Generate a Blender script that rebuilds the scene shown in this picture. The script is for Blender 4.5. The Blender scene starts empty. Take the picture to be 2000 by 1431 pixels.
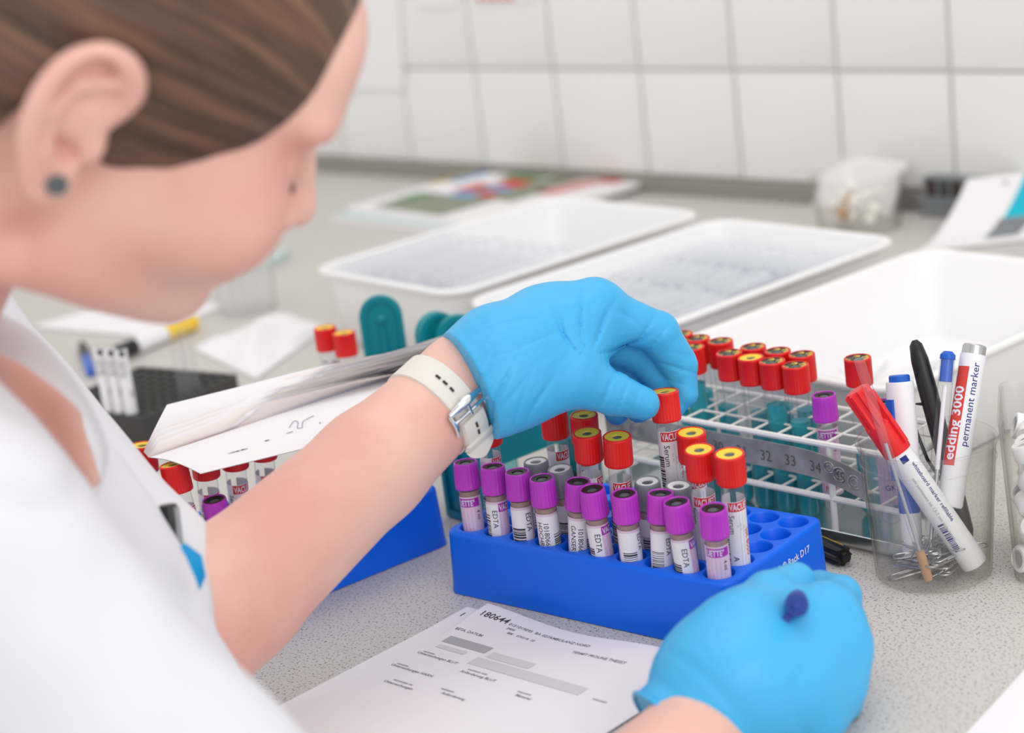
import bpy, bmesh, math, random
import numpy as np
from mathutils import Vector, Matrix

# ------------------------------------------------------------------ camera, world, lights, exposure
SC = bpy.context.scene
COL = SC.collection
K = 0.001                                   # everything below is written in millimetres
F_PX, YAW, PITCH, ROLL = 3615.0, 0.7164, 0.286, -0.124
CAM = np.array([549.3, -783.5, 454.3])
FW = np.array([-math.sin(YAW)*math.cos(PITCH), math.cos(YAW)*math.cos(PITCH), -math.sin(PITCH)])
_r0 = np.array([math.cos(YAW), math.sin(YAW), 0.0]); _u0 = np.cross(_r0, FW)
RT = math.cos(ROLL)*_r0 + math.sin(ROLL)*_u0
UPV = -math.sin(ROLL)*_r0 + math.cos(ROLL)*_u0
cam = bpy.data.cameras.new('camera'); camo = bpy.data.objects.new('camera', cam); COL.objects.link(camo)
cam.sensor_width = 36.0; cam.lens = F_PX/2000*36.0
cam.clip_start = 0.01; cam.clip_end = 50
camo.matrix_world = Matrix(((RT[0], UPV[0], -FW[0], CAM[0]*K), (RT[1], UPV[1], -FW[1], CAM[1]*K),
                            (RT[2], UPV[2], -FW[2], CAM[2]*K), (0, 0, 0, 1)))
cam.dof.use_dof = True; cam.dof.focus_distance = 1.085; cam.dof.aperture_fstop = 4.9
SC.camera = camo

SC.view_settings.view_transform = 'Standard'; SC.view_settings.look = 'None'
SC.view_settings.gamma = 1.0; SC.view_settings.use_curve_mapping = False
SC.view_settings.exposure = 0.12
SC.cycles.transparent_max_bounces = 48
SC.cycles.max_bounces = 12

W = bpy.data.worlds.new('world'); SC.world = W; W.use_nodes = True
W.node_tree.nodes['Background'].inputs[0].default_value = (1.0, 0.985, 0.97, 1)
W.node_tree.nodes['Background'].inputs[1].default_value = 0.92

def area(name, loc, target, sx, sy, power, col=(1, 1, 1)):
    l = bpy.data.lights.new(name, 'AREA'); l.shape = 'RECTANGLE'; l.size = sx; l.size_y = sy
    l.energy = power; l.color = col
    o = bpy.data.objects.new(name, l); COL.objects.link(o); o.location = loc
    d = Vector(target) - Vector(loc); o.rotation_euler = d.to_track_quat('-Z', 'Y').to_euler()
    return o
area('ceiling_lamp', (0.1, 0.1, 2.0), (-0.1, 0.1, 0), 1.6, 1.2, 7, (1, 0.98, 0.95))
area('fill_light', (1.9, -1.0, 1.4), (-0.2, 0.15, 0.1), 1.6, 1.2, 14, (0.97, 0.985, 1))  # added fill: light from the right, drawn round to the camera side

def ray(x, y): return FW + RT*((x-1000)/F_PX) - UPV*((y-715.5)/F_PX)
def U(x, y, z=0.0):                         # where the sight line through a photo pixel meets the height z
    d = ray(x, y); return CAM + d*((z-CAM[2])/d[2])
def D(x, y, dep): return CAM + ray(x, y)*dep
def PX(p):                                  # photo pixel of a point
    q = np.asarray(p, float)-CAM; w = q@FW; return np.array([1000+F_PX*(q@RT)/w, 715.5-F_PX*(q@UPV)/w])
def V3(*a): return np.array(a, float)
def nrm(v): v = np.asarray(v, float); return v/np.linalg.norm(v)

# ------------------------------------------------------------------ materials
MATS = {}
def srgb(c):
    return tuple(((x/255)/12.92 if x/255 <= 0.04045 else ((x/255+0.055)/1.055)**2.4) for x in c)
def mat(name, rgb, rough=0.5, metal=0.0, spec=0.5, sss=0.0, sub=None, bump=None, trans=0.0, ior=1.45, coat=0.0, alpha=1.0):
    m = bpy.data.materials.new(name); m.use_nodes = True
    nt = m.node_tree; b = nt.nodes['Principled BSDF']
    b.inputs['Base Color'].default_value = (*srgb(rgb), 1)
    b.inputs['Roughness'].default_value = rough; b.inputs['Metallic'].default_value = metal
    b.inputs['Specular IOR Level'].default_value = spec; b.inputs['IOR'].default_value = ior
    b.inputs['Transmission Weight'].default_value = trans; b.inputs['Coat Weight'].default_value = coat
    b.inputs['Alpha'].default_value = alpha
    if sss:
        b.inputs['Subsurface Weight'].default_value = sss
        b.inputs['Subsurface Radius'].default_value = sub or (0.008, 0.003, 0.0015)
        b.inputs['Subsurface Scale'].default_value = 1.0
    if bump:
        sc, dist, st = bump
        tc = nt.nodes.new('ShaderNodeTexCoord'); n = nt.nodes.new('ShaderNodeTexNoise')
        n.inputs['Scale'].default_value = sc; n.inputs['Detail'].default_value = 3
        bp = nt.nodes.new('ShaderNodeBump'); bp.inputs['Strength'].default_value = st; bp.inputs['Distance'].default_value = dist
        nt.links.new(tc.outputs['Object'], n.inputs['Vector']); nt.links.new(n.outputs['Fac'], bp.inputs['Height'])
        nt.links.new(bp.outputs['Normal'], b.inputs['Normal'])
    MATS[name] = m; return m
def noise_mix(m, c1, c2, scale, lo, hi, stretch=(1, 1, 1), detail=2.0, rot=(0, 0, 0)):
    nt = m.node_tree; b = nt.nodes['Principled BSDF']
    tc = nt.nodes.new('ShaderNodeTexCoord'); mp = nt.nodes.new('ShaderNodeMapping')
    mp.inputs['Scale'].default_value = stretch; mp.inputs['Rotation'].default_value = rot
    n = nt.nodes.new('ShaderNodeTexNoise'); n.inputs['Scale'].default_value = scale; n.inputs['Detail'].default_value = detail
    r = nt.nodes.new('ShaderNodeValToRGB')
    r.color_ramp.elements[0].position = lo; r.color_ramp.elements[1].position = hi
    r.color_ramp.elements[0].color = (*srgb(c1), 1); r.color_ramp.elements[1].color = (*srgb(c2), 1)
    nt.links.new(tc.outputs['Object'], mp.inputs['Vector']); nt.links.new(mp.outputs['Vector'], n.inputs['Vector'])
    nt.links.new(n.outputs['Fac'], r.inputs['Fac']); nt.links.new(r.outputs['Color'], b.inputs['Base Color'])
    return r
def clear(name, tint, edge, gloss=0.06, rough=0.08, haze=0.0, hazec=(255, 255, 255)):
    """thin walled clear plastic: see-through, darker along grazing edges, a faint reflection"""
    m = bpy.data.materials.new(name); m.use_nodes = True; nt = m.node_tree; nt.nodes.clear()
    out = nt.nodes.new('ShaderNodeOutputMaterial'); tr = nt.nodes.new('ShaderNodeBsdfTransparent')
    gl = nt.nodes.new('ShaderNodeBsdfGlossy'); gl.inputs['Roughness'].default_value = rough
    lw = nt.nodes.new('ShaderNodeLayerWeight'); lw.inputs['Blend'].default_value = 0.35
    rp = nt.nodes.new('ShaderNodeValToRGB'); rp.color_ramp.elements[0].position = 0.35
    rp.color_ramp.elements[0].color = (*srgb(tint), 1); rp.color_ramp.elements[1].color = (*srgb(edge), 1)
    fr = nt.nodes.new('ShaderNodeMath'); fr.operation = 'POWER'; fr.inputs[1].default_value = 4.0
    fm = nt.nodes.new('ShaderNodeMath'); fm.operation = 'MULTIPLY_ADD'; fm.inputs[1].default_value = 0.55; fm.inputs[2].default_value = 0.025
    l2 = nt.nodes.new('ShaderNodeLayerWeight'); l2.inputs['Blend'].default_value = 0.5
    nt.links.new(l2.outputs['Facing'], fr.inputs[0]); nt.links.new(fr.outputs[0], fm.inputs[0])
    mx = nt.nodes.new('ShaderNodeMixShader')
    nt.links.new(lw.outputs['Facing'], rp.inputs['Fac']); nt.links.new(rp.outputs['Color'], tr.inputs['Color'])
    nt.links.new(fm.outputs[0], mx.inputs['Fac'])
    nt.links.new(tr.outputs[0], mx.inputs[1]); nt.links.new(gl.outputs[0], mx.inputs[2])
    last = mx
    if haze:
        df = nt.nodes.new('ShaderNodeBsdfDiffuse'); df.inputs['Color'].default_value = (*srgb(hazec), 1)
        m2 = nt.nodes.new('ShaderNodeMixShader'); m2.inputs['Fac'].default_value = haze
        nt.links.new(mx.outputs[0], m2.inputs[1]); nt.links.new(df.outputs[0], m2.inputs[2]); last = m2
    nt.links.new(last.outputs[0], out.inputs['Surface'])
    MATS[name] = m; return m

m = mat('worktop', (206, 202, 197), 0.45, bump=(900, 0.0002, 0.2))
r = noise_mix(m, (112, 102, 94), (207, 202, 197), 620, 0.31, 0.45, detail=2.5)
mat('tile', (226, 226, 223), 0.16, spec=0.5)
mat('grout', (198, 196, 190), 0.8)
mat('steel_strip', (150, 146, 138), 0.4, 0.3)
mat('white_plastic', (240, 240, 241), 0.35)
mat('paper', (238, 235, 238), 0.75, spec=0.2)
mat('paper_warm', (236, 228, 224), 0.75, spec=0.2)
mat('ink', (70, 68, 78), 0.7, spec=0.2)
mat('stamp', (92, 90, 86), 0.5)
mat('ink_soft', (128, 126, 134), 0.7, spec=0.2)
mat('ink_grey', (176, 176, 180), 0.7, spec=0.2)
mat('ink_pale', (214, 211, 212), 0.7, spec=0.2)
mat('ink_blue', (52, 58, 130), 0.7, spec=0.2)
mat('ink_red', (214, 74, 66), 0.7, spec=0.2)
mat('ink_pink', (205, 140, 196), 0.7, spec=0.2)
mat('rack_blue', (0, 106, 240), 0.36, spec=0.45, bump=(500, 0.0002, 0.1))
mat('white_print', (225, 230, 245), 0.5)
mat('cap_red', (228, 32, 30), 0.34)
mat('cap_purple', (192, 60, 200), 0.36)
mat('cap_grey', (134, 140, 146), 0.38)
mat('ring_yellow', (240, 208, 60), 0.45)
m = mat('ring_dirty', (60, 56, 44), 0.35); noise_mix(m, (28, 28, 28), (222, 190, 60), 260, 0.52, 0.60, detail=3)
mat('ring_white', (236, 238, 240), 0.4)
mat('rubber_black', (38, 36, 38), 0.45)
mat('rubber_grey', (92, 98, 102), 0.4)
clear('clear_tube', (253, 253, 254), (214, 219, 224), haze=0.04, hazec=(235, 240, 246))
clear('clear_bulk', (254, 254, 255), (232, 235, 243), haze=0.24, hazec=(249, 250, 254))
clear('clear_cup', (252, 252, 251), (222, 219, 214), haze=0.02)
clear('clear_glass', (254, 254, 255), (206, 211, 220), haze=0.22, hazec=(250, 251, 253))
clear('clear_frost', (252, 252, 252), (232, 232, 234), haze=0.08)
clear('blood_film', (246, 230, 224), (226, 196, 188), haze=0.45, hazec=(226, 190, 180))
clear('teal_liquid', (110, 218, 226), (10, 176, 192), haze=0.40, hazec=(0, 204, 218))
clear('teal_film', (196, 234, 236), (60, 160, 165))
mat('label_white', (240, 239, 242), 0.5)
mat('label_pink', (230, 205, 226), 0.5)
mat('band_purple', (178, 46, 184), 0.45)
mat('band_red', (218, 40, 42), 0.45)
mat('glove', (68, 178, 232), 0.38, spec=0.4, bump=(230, 0.001, 0.4))
mat('skin', (238, 198, 182), 0.5, spec=0.3, sss=0.12, bump=(420, 0.0003, 0.15))
r = noise_mix(MATS['skin'], (223, 168, 155), (230, 188, 174), 14, 0.35, 0.62, detail=4)
mat('skin_face', (222, 170, 155), 0.5, spec=0.3, sss=0.15)
mat('coat', (224, 225, 231), 0.85, spec=0.15, sss=0.0)
m = mat('hair', (112, 84, 66), 0.45, spec=0.4)
mat('strap', (226, 222, 214), 0.6, spec=0.3, bump=(700, 0.0003, 0.3))
mat('chrome', (225, 228, 232), 0.12, 1.0)
m = mat('brushed_steel', (150, 150, 148), 0.45, 0.25); noise_mix(m, (136, 132, 126), (184, 181, 175), 60, 0.3, 0.7, detail=6)
mat('mirror_steel', (206, 214, 214), 0.14, 0.9)
mat('wire_white', (238, 237, 234), 0.4)
mat('teal', (0, 136, 148), 0.4)
mat('dark_brown', (58, 48, 44), 0.5)
mat('black', (28, 28, 30), 0.35)
mat('black_matte', (66, 66, 66), 0.55)
mat('red_plastic', (232, 34, 40), 0.38)
mat('blue_plastic', (20, 92, 196), 0.35)
mat('pen_navy', (30, 60, 150), 0.4)
mat('lightblue', (0, 150, 214), 0.5)
mat('yellow', (245, 206, 60), 0.45)
mat('marker_white', (238, 238, 242), 0.4)
mat('wood', (196, 150, 112), 0.6)
mat('silver', (190, 190, 190), 0.3, 0.9)
mat('cyan_print', (0, 184, 206), 0.5)
mat('grey_print', (128, 132, 136), 0.5)
mat('green_print', (92, 140, 84), 0.5)
mat('olive_print', (134, 140, 120), 0.5)
mat('skyblue_print', (90, 160, 214), 0.5)
mat('navy_print', (58, 54, 80), 0.5)
mat('pale_print', (206, 190, 180), 0.5)
mat('lip', (214, 140, 132), 0.45)
mat('cotton', (242, 238, 232), 0.9)
mat('mint_glass', (196, 214, 212), 0.4)

# ------------------------------------------------------------------ mesh toolkit (mm)
class MB:
    def __init__(s): s.v = []; s.f = []; s.m = []; s.cur = 0
    def mat(s, i): s.cur = i; return s
    def add(s, vs, fs):
        b = len(s.v); s.v.extend([tuple(map(float, v)) for v in vs])
        s.f.extend([tuple(b+i for i in f) for f in fs]); s.m.extend([s.cur]*len(fs)); return s
    def box(s, lo, hi, M=None):
        x0, y0, z0 = lo; x1, y1, z1 = hi
        vs = [(x0,y0,z0),(x1,y0,z0),(x1,y1,z0),(x0,y1,z0),(x0,y0,z1),(x1,y0,z1),(x1,y1,z1),(x0,y1,z1)]
        if M is not None: vs = [M(v) for v in vs]
        return s.add(vs, [(3,2,1,0),(4,5,6,7),(0,1,5,4),(1,2,6,5),(2,3,7,6),(3,0,4,7)])
    def loft(s, loops, cap0=False, cap1=False, closed=True):
        n = len(loops[0]); vs = [p for l in loops for p in l]; fs = []
        for i in range(len(loops)-1):
            for j in range(n if closed else n-1):
                a = i*n+j; b = i*n+(j+1) % n; fs.append((a, b, b+n, a+n))
        if cap0: fs.append(tuple(range(n))[::-1])
        if cap1: fs.append(tuple((len(loops)-1)*n+j for j in range(n)))
        return s.add(vs, fs)
    def lathe(s, prof, n=32, ribs=None, cap0=False, cap1=False, c=(0, 0)):
        loops = []
        for i, (r, z) in enumerate(prof):
            l = []
            for j in range(n):
                a = 2*math.pi*j/n
                rr = r + (ribs(i, j) if ribs else 0)
                l.append((c[0]+rr*math.cos(a), c[1]+rr*math.sin(a), z))
            loops.append(l)
        return s.loft(loops, cap0, cap1)
    def disc(s, r, z, n=32, c=(0, 0)):
        return s.add([(c[0]+r*math.cos(2*math.pi*j/n), c[1]+r*math.sin(2*math.pi*j/n), z) for j in range(n)], [tuple(range(n))])
    def sweep(s, path, rad, n=8, caps=True, closed=False):
        P = [np.array(p, float) for p in path]; N = len(P)
        rads = rad if hasattr(rad, '__len__') else [rad]*N
        T = []
        for i in range(N):
            a = P[(i-1) % N] if (closed or i > 0) else P[i]; b = P[(i+1) % N] if (closed or i < N-1) else P[i]
            T.append(nrm(b-a))
        ref = np.array([0, 0, 1.]) if abs(T[0][2]) < 0.9 else np.array([1., 0, 0])
        u = nrm(np.cross(T[0], ref)); loops = []
        for i in range(N):
            u = nrm(u - T[i]*np.dot(u, T[i])); w = np.cross(T[i], u)
            loops.append([P[i]+rads[i]*(math.cos(2*math.pi*j/n)*u+math.sin(2*math.pi*j/n)*w) for j in range(n)])
        if closed: loops.append(loops[0])
        return s.loft(loops, caps and not closed, caps and not closed)
    def patch(s, r, a0, a1, z0, z1, n=12):
        vs = []
        for i in range(n+1):
            a = a0+(a1-a0)*i/n
            vs += [(r*math.cos(a), r*math.sin(a), z0), (r*math.cos(a), r*math.sin(a), z1)]
        return s.add(vs, [(2*i, 2*i+2, 2*i+3, 2*i+1) for i in range(n)])
    def quad(s, a, b, c, d): return s.add([a, b, c, d], [(0, 1, 2, 3)])
    def mesh(s, name, mats, sharp=40, smooth=True):
        me = bpy.data.meshes.new(name)
        me.from_pydata([(x*K, y*K, z*K) for x, y, z in s.v], [], s.f)
        for mn in (mats if isinstance(mats, (list, tuple)) else [mats]): me.materials.append(MATS[mn])
        me.polygons.foreach_set('material_index', s.m)
        if smooth:
            me.polygons.foreach_set('use_smooth', [True]*len(me.polygons)); me.set_sharp_from_angle(angle=math.radians(sharp))
        me.update(); return me
def put(name, me, parent=None, loc=(0, 0, 0), M=None):
    o = bpy.data.objects.new(name, me); COL.objects.link(o)
    if parent is not None: o.parent = parent
    if M is not None: o.matrix_local = M
    else: o.location = [c*K for c in loc]
    return o
def tag(o, label, cat, group=None, kind=None):
    if label: o['label'] = label
    if cat: o['category'] = cat
    if group: o['group'] = group
    if kind: o['kind'] = kind
    return o
def empty(name, label, cat, loc=(0, 0, 0), rz=0.0, group=None, M=None):
    o = bpy.data.objects.new(name, None); COL.objects.link(o); o.empty_display_size = 0.01
    if M is not None: o.matrix_world = M
    else: o.location = [c*K for c in loc]; o.rotation_euler = (0, 0, rz)
    return tag(o, label, cat, group)
def frame(o, zaxis, xhint):
    """matrix with local z along zaxis and local x towards xhint; origin o in mm"""
    z = nrm(zaxis); x = np.asarray(xhint, float); x = nrm(x - z*np.dot(x, z)); y = np.cross(z, x)
    return Matrix(((x[0], y[0], z[0], o[0]*K), (x[1], y[1], z[1], o[1]*K), (x[2], y[2], z[2], o[2]*K), (0, 0, 0, 1)))
def tocam(p): return CAM - np.asarray(p, float)

_TX = {}
def text2d(s, size, bold=0.0):
    key = (s, size, bold)
    if key in _TX: return _TX[key]
    cu = bpy.data.curves.new('t', 'FONT'); cu.body = s; cu.size = size; cu.resolution_u = 2; cu.offset = bold
    cu.fill_mode = 'FRONT'
    o = bpy.data.objects.new('t', cu); COL.objects.link(o)
    dg = bpy.context.evaluated_depsgraph_get(); me = bpy.data.meshes.new_from_object(o.evaluated_get(dg))
    vs = [(v.co.x, v.co.y) for v in me.vertices]; fs = [tuple(p.vertices) for p in me.polygons]
    bpy.data.objects.remove(o); bpy.data.curves.remove(cu); bpy.data.meshes.remove(me)
    _TX[key] = (vs, fs); return vs, fs
def cut2d(vs, fs, axis, step):
    bm = bmesh.new(); bv = [bm.verts.new((x, y, 0)) for x, y in vs]
    for f in fs:
        try: bm.faces.new([bv[i] for i in f])
        except ValueError: pass
    lo = min(v[axis] for v in vs); hi = max(v[axis] for v in vs); p = lo+step
    n = (1, 0, 0) if axis == 0 else (0, 1, 0)
    while p < hi:
        bmesh.ops.bisect_plane(bm, geom=bm.verts[:]+bm.edges[:]+bm.faces[:], plane_co=(p, 0, 0) if axis == 0 else (0, p, 0), plane_no=n)
        p += step
    bm.verts.index_update()
    out = [(v.co.x, v.co.y) for v in bm.verts], [tuple(v.index for v in f.verts) for f in bm.faces]
    bm.free(); return out
def text_on_tube(mb, s, size, r, a, z, vertical=True, bold=0.0, center=False, xs=1.0):
    vs, fs = text2d(s, size, bold); vs = [(x*xs, y) for x, y in vs]
    if not vs: return
    if center:
        w = max(v[0] for v in vs); vs = [(x-w/2, y) for x, y in vs]
    vs, fs = cut2d(vs, fs, 1 if vertical else 0, 1.3)
    out = []
    for x, y in vs:
        if vertical: aa = a+y/r; zz = z-x
        else: aa = a+x/r; zz = z+y
        out.append((r*math.cos(aa), r*math.sin(aa), zz))
    mb.add(out, fs)
def text_plane(mb, s, size, org, ex, ey, bold=0.0):
    vs, fs = text2d(s, size, bold); org = np.asarray(org, float); ex = np.asarray(ex, float); ey = np.asarray(ey, float)
    mb.add([org+ex*x+ey*y for x, y in vs], fs)

# ------------------------------------------------------------------ implicit surfaces for the organic shapes
class SDF:
    def __init__(s, lo, hi, h):
        s.lo = np.array(lo, float); s.h = h
        s.n = (np.ceil((np.array(hi)-s.lo)/h)+1).astype(int)
        s.g = np.full(tuple(s.n), 1e3, np.float32)
    def region(s, c0, c1):
        a = np.clip(np.floor((c0-s.lo)/s.h).astype(int), 0, s.n); b = np.clip(np.ceil((c1-s.lo)/s.h).astype(int)+1, 0, s.n)
        sl = tuple(slice(a[i], b[i]) for i in range(3))
        ax = [(s.lo[i]+s.h*np.arange(a[i], b[i])).astype(np.float32) for i in range(3)]
        return sl, ax[0][:, None, None], ax[1][None, :, None], ax[2][None, None, :]
    def comb(s, sl, d, k, op):
        g = s.g[sl]
        if g.size == 0: return
        if op == 'add':
            if k > 0:
                hh = np.clip(0.5+0.5*(g-d)/k, 0, 1); r = g+(d-g)*hh-k*hh*(1-hh)
            else: r = np.minimum(g, d)
        else:
            if k > 0:
                hh = np.clip(0.5-0.5*(g+d)/k, 0, 1); r = g+(-d-g)*hh+k*hh*(1-hh)
            else: r = np.maximum(g, -d)
        s.g[sl] = r
    def cone(s, a, b, ra, rb, k=0, op='add', flat=None):
        """round cone; flat=(axis vector, factor>1) squashes it along that axis"""
        a = np.asarray(a, float); b = np.asarray(b, float); m = max(ra, rb)+3*k+4*s.h
        sl, X, Y, Z = s.region(np.minimum(a, b)-m, np.maximum(a, b)+m)
        ab = b-a; L2 = max(float(ab@ab), 1e-6)
        x, y, z = X-a[0], Y-a[1], Z-a[2]
        t = np.clip((x*ab[0]+y*ab[1]+z*ab[2])/L2, 0, 1)
        px, py, pz = x-t*ab[0], y-t*ab[1], z-t*ab[2]
        d2 = px*px+py*py+pz*pz
        if flat is not None:
            ax, fac = flat; ax = nrm(ax); q = px*ax[0]+py*ax[1]+pz*ax[2]; d2 = d2+(fac*fac-1)*q*q
        s.comb(sl, np.sqrt(d2)-(ra+(rb-ra)*t), k, op); return s
    def ell(s, c, r, k=0, op='add', R=None):
        c = np.asarray(c, float); r = np.asarray(r, float); m = max(r)+3*k+4*s.h
        sl, X, Y, Z = s.region(c-m, c+m); x, y, z = X-c[0], Y-c[1], Z-c[2]
        if R is not None:      # columns of R are the ellipsoid's axes
            x, y, z = (x*R[0, i]+y*R[1, i]+z*R[2, i] for i in range(3))
        x, y, z = x/r[0], y/r[1], z/r[2]
        k0 = np.sqrt(x*x+y*y+z*z)+1e-6
        k1 = np.sqrt((x/r[0])**2+(y/r[1])**2+(z/r[2])**2)+1e-6
        s.comb(sl, k0*(k0-1)/k1, k, op); return s
    def half(s, p, n, k=0, op='sub'):
        n = nrm(n); sl, X, Y, Z = s.region(s.lo, s.lo+s.h*s.n)
        s.comb(sl, (X-p[0])*n[0]+(Y-p[1])*n[1]+(Z-p[2])*n[2]+0*(X+Y+Z), k, op); return s
    def disp(s, fn):
        sl, X, Y, Z = s.region(s.lo, s.lo+s.h*s.n); near = np.abs(s.g[sl]) < 12
        idx = np.argwhere(near); P = s.lo+idx*s.h
        s.g[tuple(idx.T)] += fn(P).astype(np.float32); return s
    def nets(s):
        g = s.g; sg = g < 0; n0, n1, n2 = g.shape
        cnt = np.zeros((n0-1, n1-1, n2-1), np.int8)
        cr = [(i, j, k) for i in (0, 1) for j in (0, 1) for k in (0, 1)]
        for i, j, k in cr: cnt += sg[i:n0-1+i, j:n1-1+j, k:n2-1+k]
        act = (cnt > 0) & (cnt < 8); idx = np.argwhere(act)
        vid = np.full(act.shape, -1, np.int64); vid[act] = np.arange(len(idx))
        pos = np.zeros((len(idx), 3)); num = np.zeros(len(idx))
        for a in cr:
            for ax in range(3):
                if a[ax] == 1: continue
                b = list(a); b[ax] = 1
                ia = idx+np.array(a); ib = idx+np.array(b)
                va = g[tuple(ia.T)].astype(float); vb = g[tuple(ib.T)].astype(float)
                c = (va < 0) != (vb < 0); t = np.where(c, va/np.where(c, va-vb, 1), 0)
                p = np.array(a, float)+t[:, None]*(np.array(b)-np.array(a))
                pos += p*c[:, None]; num += c
        pos = s.lo+(idx+pos/num[:, None])*s.h
        F = []
        for ax in range(3):
            u, v = (ax+1) % 3, (ax+2) % 3
            sl0 = [slice(None)]*3; sl1 = [slice(None)]*3; sl0[ax] = slice(0, -1); sl1[ax] = slice(1, None)
            d = sg[tuple(sl0)] != sg[tuple(sl1)]; e = np.argwhere(d)
            ok = (e[:, u] > 0) & (e[:, v] > 0) & (e[:, u] < g.shape[u]-1) & (e[:, v] < g.shape[v]-1); e = e[ok]
            fl = sg[tuple(e.T)]; du = np.zeros(3, int); dv = np.zeros(3, int); du[u] = 1; dv[v] = 1
            q = np.stack([vid[tuple(e.T)], vid[tuple((e-du).T)], vid[tuple((e-du-dv).T)], vid[tuple((e-dv).T)]], 1)
            F.append(np.where(fl[:, None], q, q[:, ::-1]))
        return pos, np.concatenate(F)
def sines(P, seed, freq, n=5, axis=None):
    """cheap smooth noise in -1..1 at the points P"""
    rs = np.random.RandomState(seed); o = np.zeros(len(P))
    for i in range(n):
        d = rs.normal(size=3); d /= np.linalg.norm(d); f = freq*(0.7+0.6*rs.rand())
        o += np.sin(P@d*f+rs.rand()*6.28+1.3*np.sin(P@rs.normal(size=3)*freq*0.4))
    return o/n*1.6
def np_mesh(name, parts, mats, smooth_it=2):
    """parts: list of (verts, quads, material index)"""
    me = bpy.data.meshes.new(name); V = []; Fq = []; mi = []; b = 0
    for v, f, i in parts:
        v = v.copy()
        for _ in range(smooth_it):
            e = np.concatenate([f[:, [0, 1]], f[:, [1, 2]], f[:, [2, 3]], f[:, [3, 0]]])
            acc = np.zeros_like(v); c = np.zeros(len(v))
            np.add.at(acc, e[:, 0], v[e[:, 1]]); np.add.at(c, e[:, 0], 1)
            np.add.at(acc, e[:, 1], v[e[:, 0]]); np.add.at(c, e[:, 1], 1)
            c[c == 0] = 1; v = 0.5*v+0.5*acc/c[:, None]
        V.append(v); Fq.append(f+b); mi += [i]*len(f); b += len(v)
    V = np.concatenate(V)*K; Fq = np.concatenate(Fq)
    me.vertices.add(len(V)); me.vertices.foreach_set('co', V.ravel())
    me.loops.add(Fq.size); me.loops.foreach_set('vertex_index', Fq.ravel().astype(np.int32))
    me.polygons.add(len(Fq)); me.polygons.foreach_set('loop_start', np.arange(0, Fq.size, 4, dtype=np.int32))
    me.polygons.foreach_set('loop_total', np.full(len(Fq), 4, np.int32))
    for mn in mats: me.materials.append(MATS[mn])
    me.polygons.foreach_set('material_index', np.array(mi, np.int32))
    me.polygons.foreach_set('use_smooth', np.ones(len(Fq), bool))
    me.update(calc_edges=True); me.validate(); return me

# ------------------------------------------------------------------ the setting
WA = -0.085; WE = V3(math.cos(WA), math.sin(WA), 0); WN = V3(WE[1], -WE[0], 0); W0 = V3(-1180.5, 1055.5, 0)
TW, TH, TZ = 141.0, 127.6, 22.0
def on_wall(x, y, off=0.0):
    d = ray(x, y); t = ((W0+WN*off-CAM)@WN)/(d@WN); return CAM+d*t
def wallM(p): return Matrix(((WE[0], 0, WN[0], p[0]*K), (WE[1], 0, WN[1], p[1]*K), (0, 1, 0, p[2]*K), (0, 0, 0, 1)))

a = W0+WE*-1500; b = W0+WE*2600
mb = MB(); q = [a-WN*60, b-WN*60, b, a]
mb.loft([[V3(p[0], p[1], -40) for p in q], [V3(p[0], p[1], 900) for p in q]], True, True)
wall = tag(put('wall_back', mb.mesh('wall_back', 'grout')), 'white square-tiled wall behind the worktop', 'wall', kind='structure')
mb = MB()
def rrect(w, h, r, n=4, c=(0, 0)):
    pts = []
    for cx, cy, a0 in ((w/2-r, -h/2+r, -90), (w/2-r, h/2-r, 0), (-w/2+r, h/2-r, 90), (-w/2+r, -h/2+r, 180)):
        for i in range(n+1):
            t = math.radians(a0+90*i/n); pts.append((c[0]+cx+r*math.cos(t), c[1]+cy+r*math.sin(t)))
    return pts
def lp(pts, z): return [(x, y, z) for x, y in pts]
mb.loft([lp(rrect(TW-3, TH-3, 2), -1), lp(rrect(TW-3, TH-3, 2), 3.2), lp(rrect(TW-5, TH-5, 2), 4.2)], False, True)
tile_me = mb.mesh('tile', 'tile')
for i in range(-7, 15):
    for j in range(4):
        put('tile', tile_me, wall, M=wallM(W0+WE*((i+0.5)*TW)+V3(0, 0, TZ+(j+0.5)*TH)))
mb = MB(); q = [a+WN*1, b+WN*1, b+WN*11, a+WN*11]; q2 = [a+WN*1, b+WN*1, b+WN*9, a+WN*9]
mb.loft([[V3(p[0], p[1], 0.2) for p in q], [V3(p[0], p[1], 19) for p in q], [V3(p[0], p[1], 21) for p in q2]], True, True)
tag(put('trim_1', mb.mesh('trim_1', 'steel_strip')), 'grey metal strip along the foot of the tiled wall', 'trim', kind='structure')
fa = V3(-2300, -40, 0); fb = V3(1500, -363, 0)
mb = MB(); bk0 = W0+WE*-1400-WN*5; bk1 = W0+WE*2500-WN*5
q = [(fa[0], fa[1]), (fb[0], fb[1]), (bk1[0], bk1[1]), (bk0[0], bk0[1])]
mb.loft([lp(q, -38), lp(q, 0)], True, True)
tag(put('worktop', mb.mesh('worktop', 'worktop')), 'pale grey speckled laboratory worktop under everything', 'worktop', kind='structure')

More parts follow.
